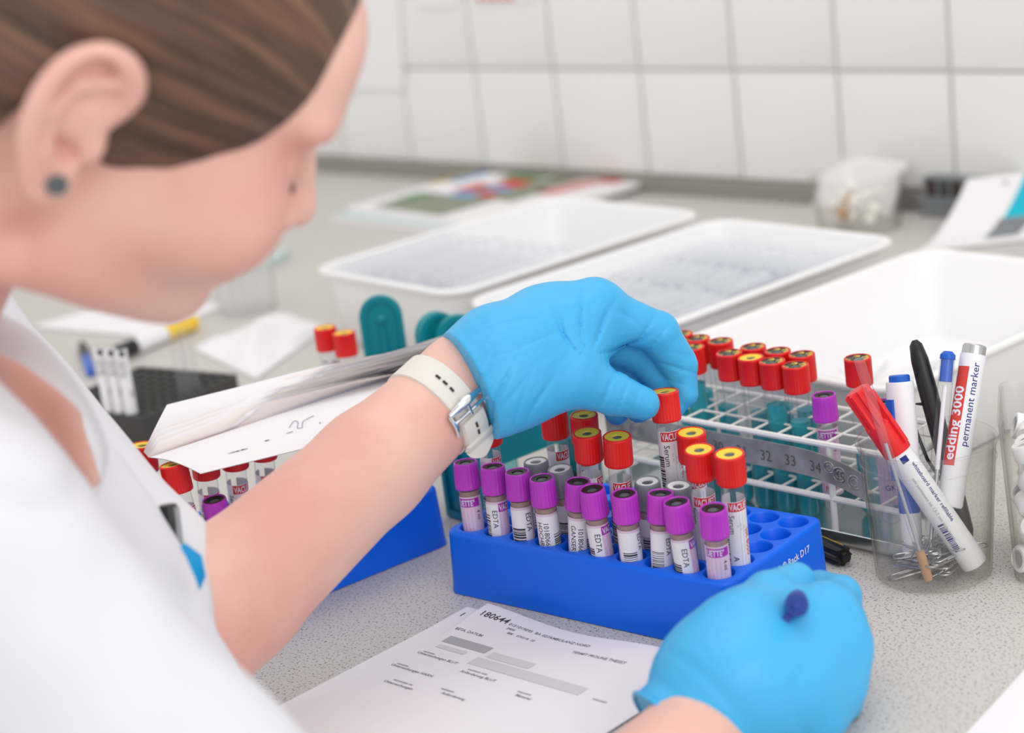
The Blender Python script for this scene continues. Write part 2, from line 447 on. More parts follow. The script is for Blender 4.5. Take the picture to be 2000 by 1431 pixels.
mb = MB(); mb.box((-2600, -2600, -760), (2600, 1300, -740))
tag(put('floor', mb.mesh('floor', 'grout', smooth=False)), 'plain grey floor below the worktop', 'floor', kind='structure')
def sheet(name, label, cat, corners, mats='paper', th=0.25, prints=None, group=None):
    """flat sheet with thickness from four corners (mm, counter-clockwise seen from its face)"""
    c = [np.asarray(p, float) for p in corners]; n = nrm(np.cross(c[1]-c[0], c[3]-c[0])); o = sum(c)/4
    mb = MB(); lo = [p-o for p in c]; mb.loft([lo, [p+n*th for p in lo]], True, True)
    ob = tag(put(name, mb.mesh(name, mats), loc=o), label, cat, group)
    return ob, c, n, o
c = [on_wall(668, 175, 6), on_wall(790, 175, 6), on_wall(776, -60, 6), on_wall(640, -60, 6)]
sheet('wall_notice', 'white paper notice on the tiles beside the forehead', 'notice', c)
c = [on_wall(818, 14, 6), on_wall(893, 12, 6), on_wall(884, -120, 6), on_wall(806, -120, 6)]
sheet('wall_notice', 'left of two notices cut off by the top edge', 'notice', c)
c = [on_wall(925, 4, 6), on_wall(1045, 2, 6), on_wall(1035, -120, 6), on_wall(915, -120, 6)]
ob, cc, n, o = sheet('wall_notice', 'right of two notices at the top edge, red print', 'notice', c)
mb = MB()
ex = nrm(cc[1]-cc[0]); ey = nrm(cc[3]-cc[0]); base = cc[0]-o+n*0.45
for k in range(5):
    p = base+ex*(6+k*14)+ey*2; mb.quad(p, p+ex*10, p+ex*10+ey*5, p+ey*5)
put('print', mb.mesh('print', 'ink_red'), ob)

# ------------------------------------------------------------------ blue racks
RH, RP = 41.0, 20.0
def rack_mesh():
    mb = MB(); n = 24
    w, d = 10*RP+7, 5*RP+7
    L = [lp(rrect(w+4, d+4, 9), 0.5), lp(rrect(w+3, d+3, 9), 6), lp(rrect(w, d, 8), RH-3), lp(rrect(w-0.6, d-0.6, 7.6), RH-1.6), lp(rrect(w-2, d-2, 7), RH-0.5), lp(rrect(w-5, d-5, 5), RH)]
    L.append([(max(-5*RP, min(5*RP, x)), max(-2.5*RP, min(2.5*RP, y)), RH) for x, y, z in L[-1]])
    mb.loft(L, True, False)
    for i in range(10):
        for j in range(5):
            cx, cy = (i-4.5)*RP, (j-2)*RP
            sq = []; ci = []; ci2 = []; c3 = []
            for k in range(n):
                t = 2*math.pi*k/n; c_, s_ = math.cos(t), math.sin(t); q = RP/2/max(abs(c_), abs(s_))
                sq.append((cx+c_*q, cy+s_*q, RH)); ci.append((cx+9.2*c_, cy+9.2*s_, RH))
                ci2.append((cx+8.5*c_, cy+8.5*s_, RH-1)); c3.append((cx+8.2*c_, cy+8.2*s_, 3))
            mb.loft([sq, ci, ci2, c3], False, True)
    return mb.mesh('rack_block', 'rack_blue', sharp=50)
rack_me = rack_mesh()
RC = V3(-90, 40, 0)                          # centre of the main rack; its first row runs along y = 0
rk = empty('tube_rack', 'royal blue tube rack in front, full of purple capped tubes', 'tube rack', RC)
put('block', rack_me, rk)
tw = lambda z: max(v[0] for v in text2d('Polywarth.\u00ae Rack D17', z, 0.1)[0])
mb = MB(); text_plane(mb, 'Polywarth.\u00ae Rack D17', 6.0, V3(104.35+0.35, -37+tw(7.4)-tw(6.0), 28), V3(0, 1, 0), V3(-0.042, 0, 1), 0.1)
put('lettering', mb.mesh('lettering', 'white_print', smooth=False), rk)
LA = math.radians(-12); LE1 = V3(math.cos(LA), math.sin(LA), 0); LE2 = V3(-LE1[1], LE1[0], 0)
LC = V3(-248, 46, 0)-LE1*53.5-LE2*103.5
rk2 = empty('tube_rack', 'royal blue tube rack under the bare forearm and paper pad', 'tube rack', LC, LA+math.pi/2)
put('block', rack_me, rk2)

# ------------------------------------------------------------------ capped sample tubes
def ribs(every, depth, rows): return lambda i, j: (depth if (j % every) < every//2 else 0.0) if i in rows else 0.0
def cap_meshes(kind):
    mb = MB(); out = []
    if kind == 'red':
        mb.lathe([(6.8, 0.0), (8.25, 0.0), (8.5, 0.6), (8.45, 1.6), (8.3, 1.8), (8.25, 15.6), (8.5, 16.2), (8.5, 17.2), (8.1, 17.6), (7.3, 17.6), (7.2, 16.6)],
                 120, ribs(4, 0.22, (4, 5)))
        out.append(('cap', mb.mesh('cap', 'cap_red', sharp=50)))
        mb = MB(); mb.lathe([(7.3, 17.2), (3.0, 17.0), (2.8, 16.2)], 40); out.append(('insert_ring', mb.mesh('insert_ring', 'ring_yellow')))
        mb = MB(); mb.lathe([(2.9, 16.4), (1.6, 15.6)], 24, cap1=True); out.append(('stopper', mb.mesh('stopper', 'rubber_grey')))
    elif kind == 'dirty':
        mb.lathe([(6.8, 0.0), (8.25, 0.0), (8.5, 0.6), (8.45, 1.6), (8.3, 1.8), (8.25, 15.6), (8.5, 16.2), (8.5, 17.2), (8.1, 17.6), (7.3, 17.6), (7.2, 16.6)],
                 120, ribs(4, 0.22, (4, 5)))
        out.append(('cap', mb.mesh('cap', 'cap_red', sharp=50)))
        mb = MB(); mb.lathe([(7.3, 17.2), (3.4, 17.0), (3.0, 16.2)], 40); out.append(('insert_ring', mb.mesh('insert_ring', 'ring_dirty')))
        mb = MB(); mb.lathe([(3.1, 16.4), (1.6, 15.6)], 24, cap1=True); out.append(('stopper', mb.mesh('stopper', 'rubber_grey')))
    else:
        cm = 'cap_purple' if kind == 'purple' else 'cap_grey'
        mb.lathe([(6.7, 0.0), (7.95, 0.0), (8.1, 0.5), (8.05, 1.6), (7.85, 1.9), (7.6, 9.0), (7.35, 14.6), (7.4, 16.0), (7.1, 16.6), (6.5, 16.6), (6.2, 15.9)],
                 120, ribs(5, 0.2, (4, 5, 6)))
        out.append(('cap', mb.mesh('cap', cm, sharp=50)))
        mb = MB(); mb.lathe([(6.5, 16.1), (6.0, 15.9), (3.4, 15.9), (3.2, 14.6)], 40)
        out.append(('insert_ring', mb.mesh('insert_ring', 'rubber_black' if kind == 'purple' else 'ring_white')))
        mb = MB(); mb.lathe([(3.4, 15.0), (2.2, 15.5)], 24, cap1=True); out.append(('stopper', mb.mesh('stopper', 'rubber_grey')))
    return out
CAPS = {k: cap_meshes(k) for k in ('red', 'dirty', 'purple', 'grey')}
def body_mesh(L, r=6.5, m='clear_tube', n=28):
    mb = MB(); pr = [(0.3, 0)]+[(r*math.sin(t), r-r*math.cos(t)) for t in (0.4, 0.8, 1.2, 1.5708)]+[(r, L*0.5), (r, L)]
    mb.lathe(pr, n, cap0=True); return mb.mesh('glass', m)
BODY = {75: body_mesh(75), 100: body_mesh(100)}
def fill_mesh(z1, r, m, z0=1.0):
    mb = MB(); pr = [(0.3, z0)]+[(r*math.sin(t), z0+r-r*math.cos(t)) for t in (0.4, 0.8, 1.2, 1.5708)]+[(r, z1)]
    mb.lathe(pr, 24, cap0=True, cap1=True); return mb.mesh('sample', m)
FILM = fill_mesh(61, 6.1, 'blood_film')
DEG = math.pi/180
LBM = ['label_white', 'label_pink', 'band_purple', 'band_red', 'ink', 'ink_grey', 'white_print', 'ink_pink', 'ink_red', 'ink_blue']
def barcode(mb, r, a0, a1, z0, z1, seed):
    rs = random.Random(seed); z = z0; mb.mat(4)
    while z < z1-0.5:
        w = rs.choice((0.35, 0.5, 0.8, 1.2)); mb.patch(r, a0, a1, z, min(z1, z+w), 6); z += w+rs.choice((0.4, 0.5, 0.9))
def purple_label(v):
    mb = MB(); r = 6.58; mb.mat(1).patch(r, -150*DEG, 150*DEG, 14, 58, 30)
    a0 = {1: -75, 2: 5, 6: 14, 9: 30, 10: -62}.get(v, 75)*DEG
    mb.mat(2).patch(r+.05, a0, a0+125*DEG, 51.5, 57, 14)
    mb.mat(6); text_on_tube(mb, 'VACUETTE\u00b0' if v not in (1, 10) else 'UETTE\u00b0', 5.2, r+.12, a0+0.10, 52.4, False, 0.12, xs=0.62)
    mb.mat(7)
    for k in range(5): mb.patch(r+.06, a0+(6+k*22)*DEG, a0+(7.2+k*22)*DEG, 18, 50.5, 1)
    for k in range(4): text_on_tube(mb, 'xx yy zz', 1.6, r+.07, a0+(10+k*22)*DEG, 44-k*3, True)
    if v in (1, 10):
        mb.mat(4); text_on_tube(mb, '4 ml', 3.4, r+.1, 28*DEG, 49, True, 0.03); text_on_tube(mb, 'CE', 3.4, r+.1, 26*DEG, 33, True, 0.03)
        mb.mat(9); text_on_tube(mb, 'GK', 5, r+.1, -25*DEG, 24, False); mb.mat(8)
        if v == 10: text_on_tube(mb, 'M 7', 5, r+.1, -40*DEG, 17, False)
    st = {2: (-100, 6), 3: (-95, 48), 4: (-66, 80), 5: (-62, 85), 6: (-95, 12), 7: (-62, 70), 8: (-72, 60), 9: (-95, 28)}.get(v)
    if st:
        s0, s1 = st[0]*DEG, st[1]*DEG; mb.mat(0).patch(r+.15, s0, s1, 12, 56.5, 16); rr = r+.22; mb.mat(4)
        if v == 2: text_on_tube(mb, 'EDTA', 4.6, rr, -28*DEG, 53, True, 0.02); barcode(mb, rr, -92*DEG, -45*DEG, 18, 50, 2); mb.mat(9); text_on_tube(mb, 'GO', 5, rr, -22*DEG, 14, False)
        if v == 3: text_on_tube(mb, 'EDTA', 4.8, rr, 18*DEG, 54.5, True, 0.03); barcode(mb, rr, -70*DEG, 8*DEG, 13, 45, 3)
        if v == 4: text_on_tube(mb, 'HOCHREIT', 4.4, rr, -56*DEG, 53, True, 0.02); text_on_tube(mb, '10180663', 4.4, rr, -22*DEG, 53, True, 0.02); barcode(mb, rr, 26*DEG, 78*DEG, 13, 45, 4)
        if v == 5: text_on_tube(mb, 'GANSER MIC', 4.4, rr, -46*DEG, 53.5, True, 0.02); text_on_tube(mb, '10180660', 4.4, rr, -8*DEG, 52, True, 0.02); barcode(mb, rr, 36*DEG, 80*DEG, 13, 45, 5)
        if v == 6: text_on_tube(mb, 'EDTA', 4.8, rr, -24*DEG, 53, True, 0.02); barcode(mb, rr, -85*DEG, -38*DEG, 13, 44, 6); mb.mat(8); text_on_tube(mb, 'K', 5, rr-.05, 38*DEG, 18, False)
        if v == 7: text_on_tube(mb, 'EDTA', 4.2, rr, 42*DEG, 55, True, 0.02); barcode(mb, rr, -40*DEG, 32*DEG, 13, 44, 7)
        if v == 8: text_on_tube(mb, 'EDTA', 4.2, rr, 18*DEG, 54, True, 0.02); barcode(mb, rr, -60*DEG, 6*DEG, 13, 46, 8)
        if v == 9: text_on_tube(mb, 'EDTA', 4.6, rr, -12*DEG, 53, True, 0.02); barcode(mb, rr, -84*DEG, -24*DEG, 13, 43, 9); mb.mat(8); text_on_tube(mb, 'n', 5, rr-.05, 45*DEG, 18, False)
    return mb.mesh('label', LBM, smooth=True)
def red_label(v):
    mb = MB(); r = 6.58; hi = 82 if v == 9 else (80 if v in (0, 1, 2) else 78)
    mb.mat(0).patch(r, -165*DEG, 165*DEG, 10, hi, 30)
    a0 = {0: 5, 1: -12, 2: -35, 3: -45, 4: -42, 5: 30, 6: -55, 7: -30, 8: -18, 9: -45}.get(v, -40)*DEG
    mb.mat(3).patch(r+.05, a0, a0+125*DEG, hi-6, hi-0.4, 14)
    mb.mat(6); text_on_tube(mb, 'VACUETTE', 5.6, r+.12, a0+0.10, hi-5.1, False, 0.14, xs=0.6)
    mb.mat(5)
    for k in range(6): mb.patch(r+.05, a0+(14+k*18)*DEG, a0+(15.4+k*18)*DEG, 20, hi-8, 1)
    for k in range(5): text_on_tube(mb, 'uuu dd', 1.7, r+.06, a0+(17+k*18)*DEG, hi-9-k*2, True)
    if v in (0, 1, 2, 4, 9, 7):
        s0, s1 = (-85*DEG, 8*DEG); mb.mat(0).patch(r+.15, s0, s1, 12, hi-7, 14); rr = r+.22
        barcode(mb, rr, -80*DEG, -38*DEG, 30 if v == 9 else 16, hi-14, 20+v); mb.mat(4)
        text_on_tube(mb, 'Serum', 5.0 if v == 9 else 4.6, rr, -30*DEG, hi-8, True, 0.02)
        text_on_tube(mb, 'A+B' if v == 9 else 'A', 4.6, rr, -22*DEG, hi-34, True, 0.05)
        mb.mat(8); text_on_tube(mb, 'lot 8050', 5.0, r+.12, 50*DEG, hi-18, True, 0.0)
    else:
        mb.mat(4); text_on_tube(mb, 'Serum', 4.2, r+.1, -70*DEG, hi-7, True, 0.02); barcode(mb, r+.1, -120*DEG, -80*DEG, 16, hi-12, 30+v)
    return mb.mesh('label', LBM, smooth=True)
def grey_label(v):
    mb = MB(); r = 6.58; mb.mat(0).patch(r, -150*DEG, 150*DEG, 12, 57, 30); barcode(mb, r+.08, -50*DEG, 40*DEG, 13, 47, 50+v)
    return mb.mesh('label', LBM, smooth=True)
def capped_tube(label, base, top, kind, L, lab=None, fill=None, group=None, spin=0.0):
    base = np.asarray(base, float); top = np.asarray(top, float)
    x = tocam(base); x[2] = 0; c, s = math.cos(spin), math.sin(spin); x = V3(x[0]*c-x[1]*s, x[0]*s+x[1]*c, 0)
    root = empty('sample_tube', label, 'tube', M=frame(base, top-base, x), group=group)
    put('glass', BODY[L], root)
    if fill is not None: put('sample', fill, root)
    if lab is not None: put('label', lab, root)
    capz = L-12.5
    cp = None
    for nm, me in CAPS[kind]:
        if nm == 'cap': cp = put(nm, me, root, (0, 0, capz))
        else: put(nm, me, cp)
    return root
def hole(c, r): return V3((c-10)*RP, (r-1)*RP, 3.4)
def leaned(c, r, lean, zt):
    h = hole(c, r); l = np.array(lean, float); mx = 6.0 if zt < 90 else 8.6; q = np.hypot(*l)
    if q > mx: l *= mx/q
    return h+V3(-l[0]*.25, -l[1]*.25, 0), h+V3(l[0], l[1], zt)
GF = 'tubes standing in the front blue rack'
pl = [(1, (-2, 2), 'leftmost purple capped tube of the front row, 4 ml on its label'),
      (2, (0, 2), 'purple capped tube second from the left in the front row'),
      (3, (1, 0), 'purple capped tube third from left, barcode beside EDTA lettering'),
      (4, (2, -3), 'purple capped tube fourth from left, sticker numbered 10180663'),
      (5, (6, 1), 'purple capped tube fifth from left, sticker numbered 10180660'),
      (6, (1, -6), 'purple capped tube sixth from left, EDTA sticker beside purple band'),
      (7, (4, -6), 'purple capped tube seventh from left with centred barcode sticker'),
      (8, (3, 3), 'purple capped tube eighth from left, leaning against the grey caps'),
      (9, (-1, -5), 'purple capped tube second from the right end of the front row'),
      (10, (4, -6), 'rightmost purple capped tube of the front row, pink label without sticker')]
for c_, ln, lb in pl:
    b_, t_ = leaned(c_, 1, ln, 80); capped_tube(lb, b_, t_, 'purple', 75, purple_label(c_), FILM, GF)
gl = [(3, (0, -1), 'leftmost grey capped tube with white ring, behind the purple row'),
      (4, (2, -6), 'second grey capped tube from the left, barcode label showing'),
      (7, (6, -5), 'grey capped tube in front of the lifted tube'),
      (8, (6, -3), 'rightmost grey capped tube, just right of the lifted tube')]
for c_, ln, lb in gl:
    b_, t_ = leaned(c_, 2, ln, 80); capped_tube(lb, b_, t_, 'grey', 75, grey_label(c_), FILM, GF)
rl = [(1, 2, (8, -4), 0, 'red capped tube half hidden under the glove cuff and watch'),
      (3, 3, (1, 0), 1, 'tall red capped tube standing before the teal rack, darker cap'),
      (4, 3, (5, -1), 2, 'red capped tube right of the darkest cap, under the gloved palm'),
      (5, 2, (6, -6), 5, 'left of two neighbouring red capped tubes below the thumb'),
      (6, 2, (7, -5), 4, 'right of two neighbouring red capped tubes below the thumb'),
      (8, 3, (5, -5), 3, 'red capped tube close behind the right grey cap'),
      (9, 2, (5, -7), 6, 'middle of three red capped tubes at the right end'),
      (10, 2, (5, -7), 7, 'rightmost and nearest red capped tube in the front rack')]
for c_, r_, ln, v, lb in rl:
    b_, t_ = leaned(c_, r_, ln, 103); capped_tube(lb, b_, t_, 'red', 100, red_label(v), None, GF)
HELD = V3(-52, 37.8, 23)
capped_tube('red capped serum tube marked A+B, lifted between thumb and fingers', HELD, HELD+V3(-5.5, 6.0, 104), 'red', 100, red_label(9))
# left rack: the tubes whose caps show between coat, paper pad and forearm
LG = 'tubes standing in the rear blue rack'
def lhole(k, m): return LC+LE2*(90-20*k)+LE1*(40-20*m)+V3(0, 0, 3.4)
def near_hole(px, py, z):
    p = U(px, py, z); best = min(((i, j) for i in range(10) for j in range(5)), key=lambda ij: np.linalg.norm((lhole(*ij)-p)[:2])); return best, p
used = set()
for px, py, kd, lb in ((268, 922, 'red', 'red capped tube against the white coat front'),
                       (278, 872, 'red', 'red capped tube half hidden behind the left end of the paper pad'),
                       (338, 908, 'red', 'red capped tube under the loose corner of the paper pad'),
                       (398, 882, 'red', 'red capped tube below the tip of the hanging sheet'),
                       (455, 864, 'red', 'red capped tube under the hanging sheet with red band showing'),
                       (514, 846, 'red', 'red capped tube mostly hidden between hanging sheet and forearm'),
                       (360, 990, 'purple', 'purple capped tube by the coat and black pen clip'),
                       (417, 972, 'purple', 'purple capped tube peeking over the forearm')):
    zt = 104 if kd == 'red' else 80
    (i, j), p = near_hole(px, py, zt+3)
    h = lhole(i, j); l = (p-h)[:2]; q = np.hypot(*l)
    # a tube the grid cannot hold at that spot is stood in its hole upright
    if (i, j) in used: continue
    used.add((i, j)); mx = 8.6 if kd == 'red' else 6.0
    if q > mx: l = l*(mx/q)
    capped_tube(lb, h-V3(l[0]*.25, l[1]*.25, 0), h+V3(l[0], l[1], zt-3), kd, 100 if kd == 'red' else 75,
                red_label(3) if kd == 'red' else purple_label(7), None if kd == 'red' else FILM, LG, spin=0.3)

# ------------------------------------------------------------------ white wire rack with number strip, tubes and steel tray
QA = math.radians(-5.5); QE = V3(math.cos(QA), math.sin(QA), 0); QN = V3(-QE[1], QE[0], 0); Q0 = V3(-10, 143, 0)
def qp(s, d, z): return Q0+QE*s+QN*d+V3(0, 0, z)
S0, S1, DD = -186.0, 56.0, 60.0
wr = empty('wire_rack', 'white coated wire rack holding red capped tubes of teal liquid', 'wire rack', qp(0, 0, 0))
def wire(name, pts, r, closed=False):
    mb = MB(); mb.sweep([p-qp(0, 0, 0) for p in pts], r, 8, closed=closed); return put(name, mb.mesh(name, 'wire_white'), wr)
def ring(z, s0, s1, d0, d1, rr=6):
    pts = []
    for cs, cd, a0 in ((s1-rr, d0+rr, -90), (s1-rr, d1-rr, 0), (s0+rr, d1-rr, 90), (s0+rr, d0+rr, 180)):
        for i in range(5):
            t = math.radians(a0+22.5*i); pts.append(qp(cs+rr*math.cos(t), cd+rr*math.sin(t), z))
    return pts
for z in (66, 31): wire('rail', ring(z, S0, S1, 0, DD), 2.1, True)
wire('foot_rail', ring(2.2, S0+2, S1-3, 2, DD-2), 2.0, True)
for s_ in (-170, 0):
    for d_ in (0, DD): wire('leg', [qp(s_, d_, 2), qp(s_, d_, 66)], 2.1)
for z in (66, 31):
    for d_ in (20, 40): wire('cross_wire', [qp(S0, d_, z), qp(S1, d_, z)], 0.9)
    s_ = S0+16
    while s_ < S1-4:
        wire('cross_wire', [qp(s_, 0, z+0.5), qp(s_, DD, z+0.5)], 0.9); s_ += 18.5
# number strip, bent away and down at its right end
mb = MB(); N = 30; top = []; bot = []
def strip_pt(t, v):
    s_ = -182+t*214; dz = -7.5*max(0, t-0.72)**2/0.0784*1.0-1.5*t; dd = -3.2-5.5*max(0, t-0.75)**2/0.0625
    return qp(s_, dd, 46.5+dz+v*15.5+(1.5 if v else 0))
loops = []
for i in range(N+1):
    t = i/N; a_, b_ = strip_pt(t, 0), strip_pt(t, 1); n_ = -QN*0.9
    loops.append([a_, b_, b_+n_, a_+n_])
st = empty('number_strip', 'dented grey metal strip stamped 29 to 35 on the wire rack', 'metal strip', qp(-75, -4, 46))
o_ = qp(-75, -4, 46)
mb.loft([[p-o_ for p in l] for l in loops], True, True); put('plate', mb.mesh('plate', 'brushed_steel', sharp=30), st)
mb = MB()
for k, tx in enumerate(('29', '30', '31', '32', '33', '34', '35')):
    vs, fs = text2d(tx, 9.2, -0.01)
    out = []
    t0 = 0.345+k*0.089
    for x, y in vs:
        t = t0+x/214; v = 0.25+y/15.5; p = strip_pt(t, 0)*(1-v)+strip_pt(t, 1)*v-QN*1.15; out.append(p-o_)
    mb.add(out, fs)
put('stamped_numbers', mb.mesh('stamped_numbers', 'stamp', smooth=False), st)
mb = MB()
for t0, v0, rr in ((0.05, .5, 5), (0.13, .5, 5.2), (0.90, .52, 4.6), (0.955, .5, 4.4), (0.862, .62, 3.6)):
    p = strip_pt(t0, 0)*(1-v0)+strip_pt(t0, 1)*v0-QN*1.0-o_
    for rad, h in ((rr, 0.7), (rr*.55, 0.5)):
        mb.sweep([p+QE*rad*math.cos(a_)+V3(0, 0, rad*math.sin(a_))-QN*0.1 for a_ in np.linspace(0, 2*math.pi, 16)[:-1]], h*0.6, 6, closed=True)
put('dent_ring', mb.mesh('dent_ring', 'silver'), st)['kind'] = 'stuff'
# tubes
TG = 'red capped tubes in the wire rack'
fills = {z: fill_mesh(z, 6.15, 'teal_liquid') for z in (42, 60, 68, 76, 80)}
film = fill_mesh(74, 6.1, 'teal_film')
qt = [((1352, 683), 'f', 80, 'front row tube nearest the fingertips, teal liquid showing beside the glove'),
      ((1425, 694), 'f', 34, 'second front row tube from the fingertips, nearly clear upper half'),
      ((1467, 703), 'f', 34, 'front row tube with a yellow topped red cap in the wire rack'),
      ((1509, 710), 'f', 76, 'front row tube left of the rightmost dirty cap, filled with teal'),
      ((1554, 718), 'f', 68, 'nearest front row tube with foggy glass above teal liquid'),
      ((1330, 657), 'b', 68, 'back row tube whose cap is half hidden by the fingers'),
      ((1363, 665), 'b', 68, 'second back row tube from the fingers'),
      ((1408, 671), 'b', 60, 'third back row tube from the fingers'),
      ((1472, 682), 'b', 60, 'fourth back row tube, behind the yellow topped cap'),
      ((1520, 690), 'b', 68, 'fifth back row tube from the fingers'),
      ((1567, 697), 'b', 68, 'last of the close set back row tubes, nearest the purple cap'),
      ((1676, 704), 'b', 42, 'lone red capped tube behind the red marker cap')]
def top_at(px, py, d_):
    lo, hi = 40.0, 160.0
    for _ in range(50):
        z = (lo+hi)/2
        if (U(px, py, z)-Q0)@QN > d_: lo = z
        else: hi = z
    return U(px, py, lo)
for (px, py), rw, lv, lb in qt:
    d_ = 20.5 if rw == 'f' else 40.5
    p = top_at(px, py, d_); s_ = float((p-Q0)@QE); zt = min(113.0, max(104.0, p[2]))
    kind = 'red' if px == 1467 else 'dirty'
    lv2 = min(fills, key=lambda z: abs(z-lv))
    capped_tube(lb, qp(s_+1, d_+1.5, zt-103), qp(s_-0.3, d_, zt), kind, 100, None, fills[42] if (px in (1425, 1467)) else fills[lv2], TG)
for (px, py), lb, v in (((1609, 773), 'purple capped tube standing in the wire rack beside the red caps', 10), ((1723, 788), 'purple capped tube in the wire rack behind the blue white pen', 1)):
    p = top_at(px, py, 20.5); s_ = float((p-Q0)@QE); zt = min(96.0, max(80.0, p[2]))
    capped_tube(lb, qp(s_+1.5, 21.5, zt-78), qp(s_, 20.5, zt), 'purple', 75, purple_label(v), None, TG)
mb = MB()
L = [[qp(x, y+29, z) for x, y, z in lp(rrect(w, d, 8, c=(-66, 0)), zz)] for w, d, zz in ((252, 64, 4.4), (254, 66, 4.8), (254, 66, 11), (253, 65, 11.4), (251.5, 63.5, 11.2), (251, 63, 5.4))]
mb.loft([[p-qp(0, 0, 0) for p in l] for l in L], True, True)
tag(put('steel_tray', mb.mesh('steel_tray', 'mirror_steel'), loc=qp(0, 0, 0)), 'shiny steel drip tray under the white wire rack', 'tray')

# ------------------------------------------------------------------ teal racks with rounded end plates
def stadium(w, h, n=14):
    pts = [(-w/2, 0), (w/2, 0)]
    for i in range(n+1):
        t = math.pi*i/n; pts.append((w/2*math.cos(t), h-w/2+w/2*math.sin(t)))
    return pts
def end_plate(w, h, th):
    mb = MB(); P = stadium(w, h); Pi = [(x*(1-8/w), 5+(y-5)*(h-9)/(h-5) if y > 0 else 5) for x, y in P]
    Pi = [(max(-w/2+4, min(w/2-4, x)), y) for x, y in Pi]
    def at(Q, d): return [(x, d, y) for x, y in Q]
    mb.loft([at(P, th/2), at(P, -th/2)], True, False)
    mb.loft([at(P, -th/2), at(Pi, -th/2), at(Pi, -th/2+2.2)], False, True)
    return mb
def plate_part(parent, M, w, h, th=5):
    o = put('end_plate', end_plate(w, h, th).mesh('end_plate', 'teal', sharp=45), parent, M=M)
    mb = MB(); mb.box((-1.6, -th/2-0.6, h*0.15), (1.6, -th/2+2.3, h-24)); mb.lathe([(4.2, -0.5), (3.8, 0.6), (2, 1.4)], 16, cap1=True)
    k = len(mb.v)-48
    mb.v[k:] = [(x, -th/2+1.6-z*1.4, h-19+y) for x, y, z in mb.v[k:]]
    put('rib', mb.mesh('rib', 'teal'), o); return o
def holed_block(nx, ny, p, R, z0, z1):
    mb = MB(); n = 20; w, d = nx*p+4, ny*p+4
    L = [lp(rrect(w, d, 1.5, 2), z0), lp(rrect(w, d, 1.5, 2), z1)]
    L.append([(max(-nx*p/2, min(nx*p/2, x)), max(-ny*p/2, min(ny*p/2, y)), z1) for x, y, z in L[-1]])
    mb.loft(L, False, False)
    for i in range(nx):
        for j in range(ny):
            cx, cy = (i-(nx-1)/2)*p, (j-(ny-1)/2)*p; sq = []; ci = []; c2 = []
            for k in range(n):
                t = 2*math.pi*k/n; c_, s_ = math.cos(t), math.sin(t); q = p/2/max(abs(c_), abs(s_))
                sq.append((cx+c_*q, cy+s_*q, z1)); ci.append((cx+R*c_, cy+R*s_, z1)); c2.append((cx+R*c_, cy+R*s_, z0))
            mb.loft([sq, ci, c2]); mb.loft([c2, [(x, y, z0) for x, y, z in sq]])
    return mb
def teal_rack(label, c, rz, nx, ny, p, z0, z1, plate_h):
    rt = empty('teal_rack', label, 'tube rack', c, rz)
    put('holed_block', holed_block(nx, ny, p, p*0.39, z0, z1).mesh('holed_block', 'teal'), rt)
    w, d = nx*p+4, ny*p+4
    mb = MB(); mb.loft([lp(rrect(w+6, d+2, 3, 2), 0.5), lp(rrect(w+6, d+2, 3, 2), 6), lp(rrect(w+2, d-2, 2, 2), 6), lp(rrect(w+2, d-2, 2, 2), 3)], True, False)
    put('base', mb.mesh('base', 'teal'), rt)
    mb = MB(); mb.add(lp(rrect(w+2, d-2, 2, 2), 3.2), [tuple(range(12))]); put('base_shade', mb.mesh('base_shade', 'dark_brown'), rt)  # dark sheet standing in for the shade inside the base tray
    for sg, ang in ((1, math.pi/2), (-1, -math.pi/2)):
        M = Matrix.Translation((sg*(w/2+2.4)*K, 0, 1*K)) @ Matrix.Rotation(ang, 4, 'Z')
        plate_part(rt, M, d, plate_h, 4.4)
    return rt
# block whose holes show right of the watch; its long side recedes like the left rack
tr1 = teal_rack('teal rack with round holes, between the watch and the wire rack', V3(-250, 132, 0), math.radians(78), 5, 2, 19, 40, 72, 72)
mb = MB(); pr = [(0.3, 8)]+[(7*math.sin(t), 15-7*math.cos(t)) for t in (0.4, 0.8, 1.2, 1.57)]+[(7, 80)]
tub = MB(); tub.lathe(pr, 20, cap0=True); tub_me = tub.mesh('teal_glass', 'teal_film')
for k in (0, 1):
    tag(put('test_tube', tub_me, loc=V3(-250, 132, 0)+V3(math.cos(78*DEG), math.sin(78*DEG), 0)*(-38+k*19)+V3(math.sin(78*DEG), -math.cos(78*DEG), 0)*9.5), ('first' if k == 0 else 'second')+' uncapped tube from the near end of the holed teal rack', 'tube', 'tubes in the teal rack')
# paddles behind the paper pad
pb = U(738, 578, 118)
tr2 = empty('rack_handle', 'teal upright paddle beside two red capped tubes', 'rack handle', (pb[0], pb[1], 0), math.radians(40))
plate_part(tr2, Matrix.Translation((0, 0, 0.0005)), 33, 118, 6)
for (px, py), lb, rz in (((848, 611), 'left rounded teal paddle of the overlapping pair', 68), ((890, 616), 'right rounded teal paddle of the overlapping pair', 50)):
    pb = U(px, py, 108)
    t3 = empty('rack_handle', lb, 'rack handle', (pb[0], pb[1], 0), math.radians(rz))
    plate_part(t3, Matrix.Translation((0, 0, 0.0005)), 33, 108, 9 if rz == 68 else 6)
for (px, py), lb in (((634, 639), 'left of two red capped tubes standing beside the teal paddle'), ((671, 649), 'right of two red capped tubes, touching the teal paddle')):
    p = U(px, py, 106); capped_tube(lb, V3(p[0]+3, p[1]-3, 1), V3(p[0], p[1], 104), 'red', 100, red_label(8), None, 'red capped tubes beside the teal paddle')

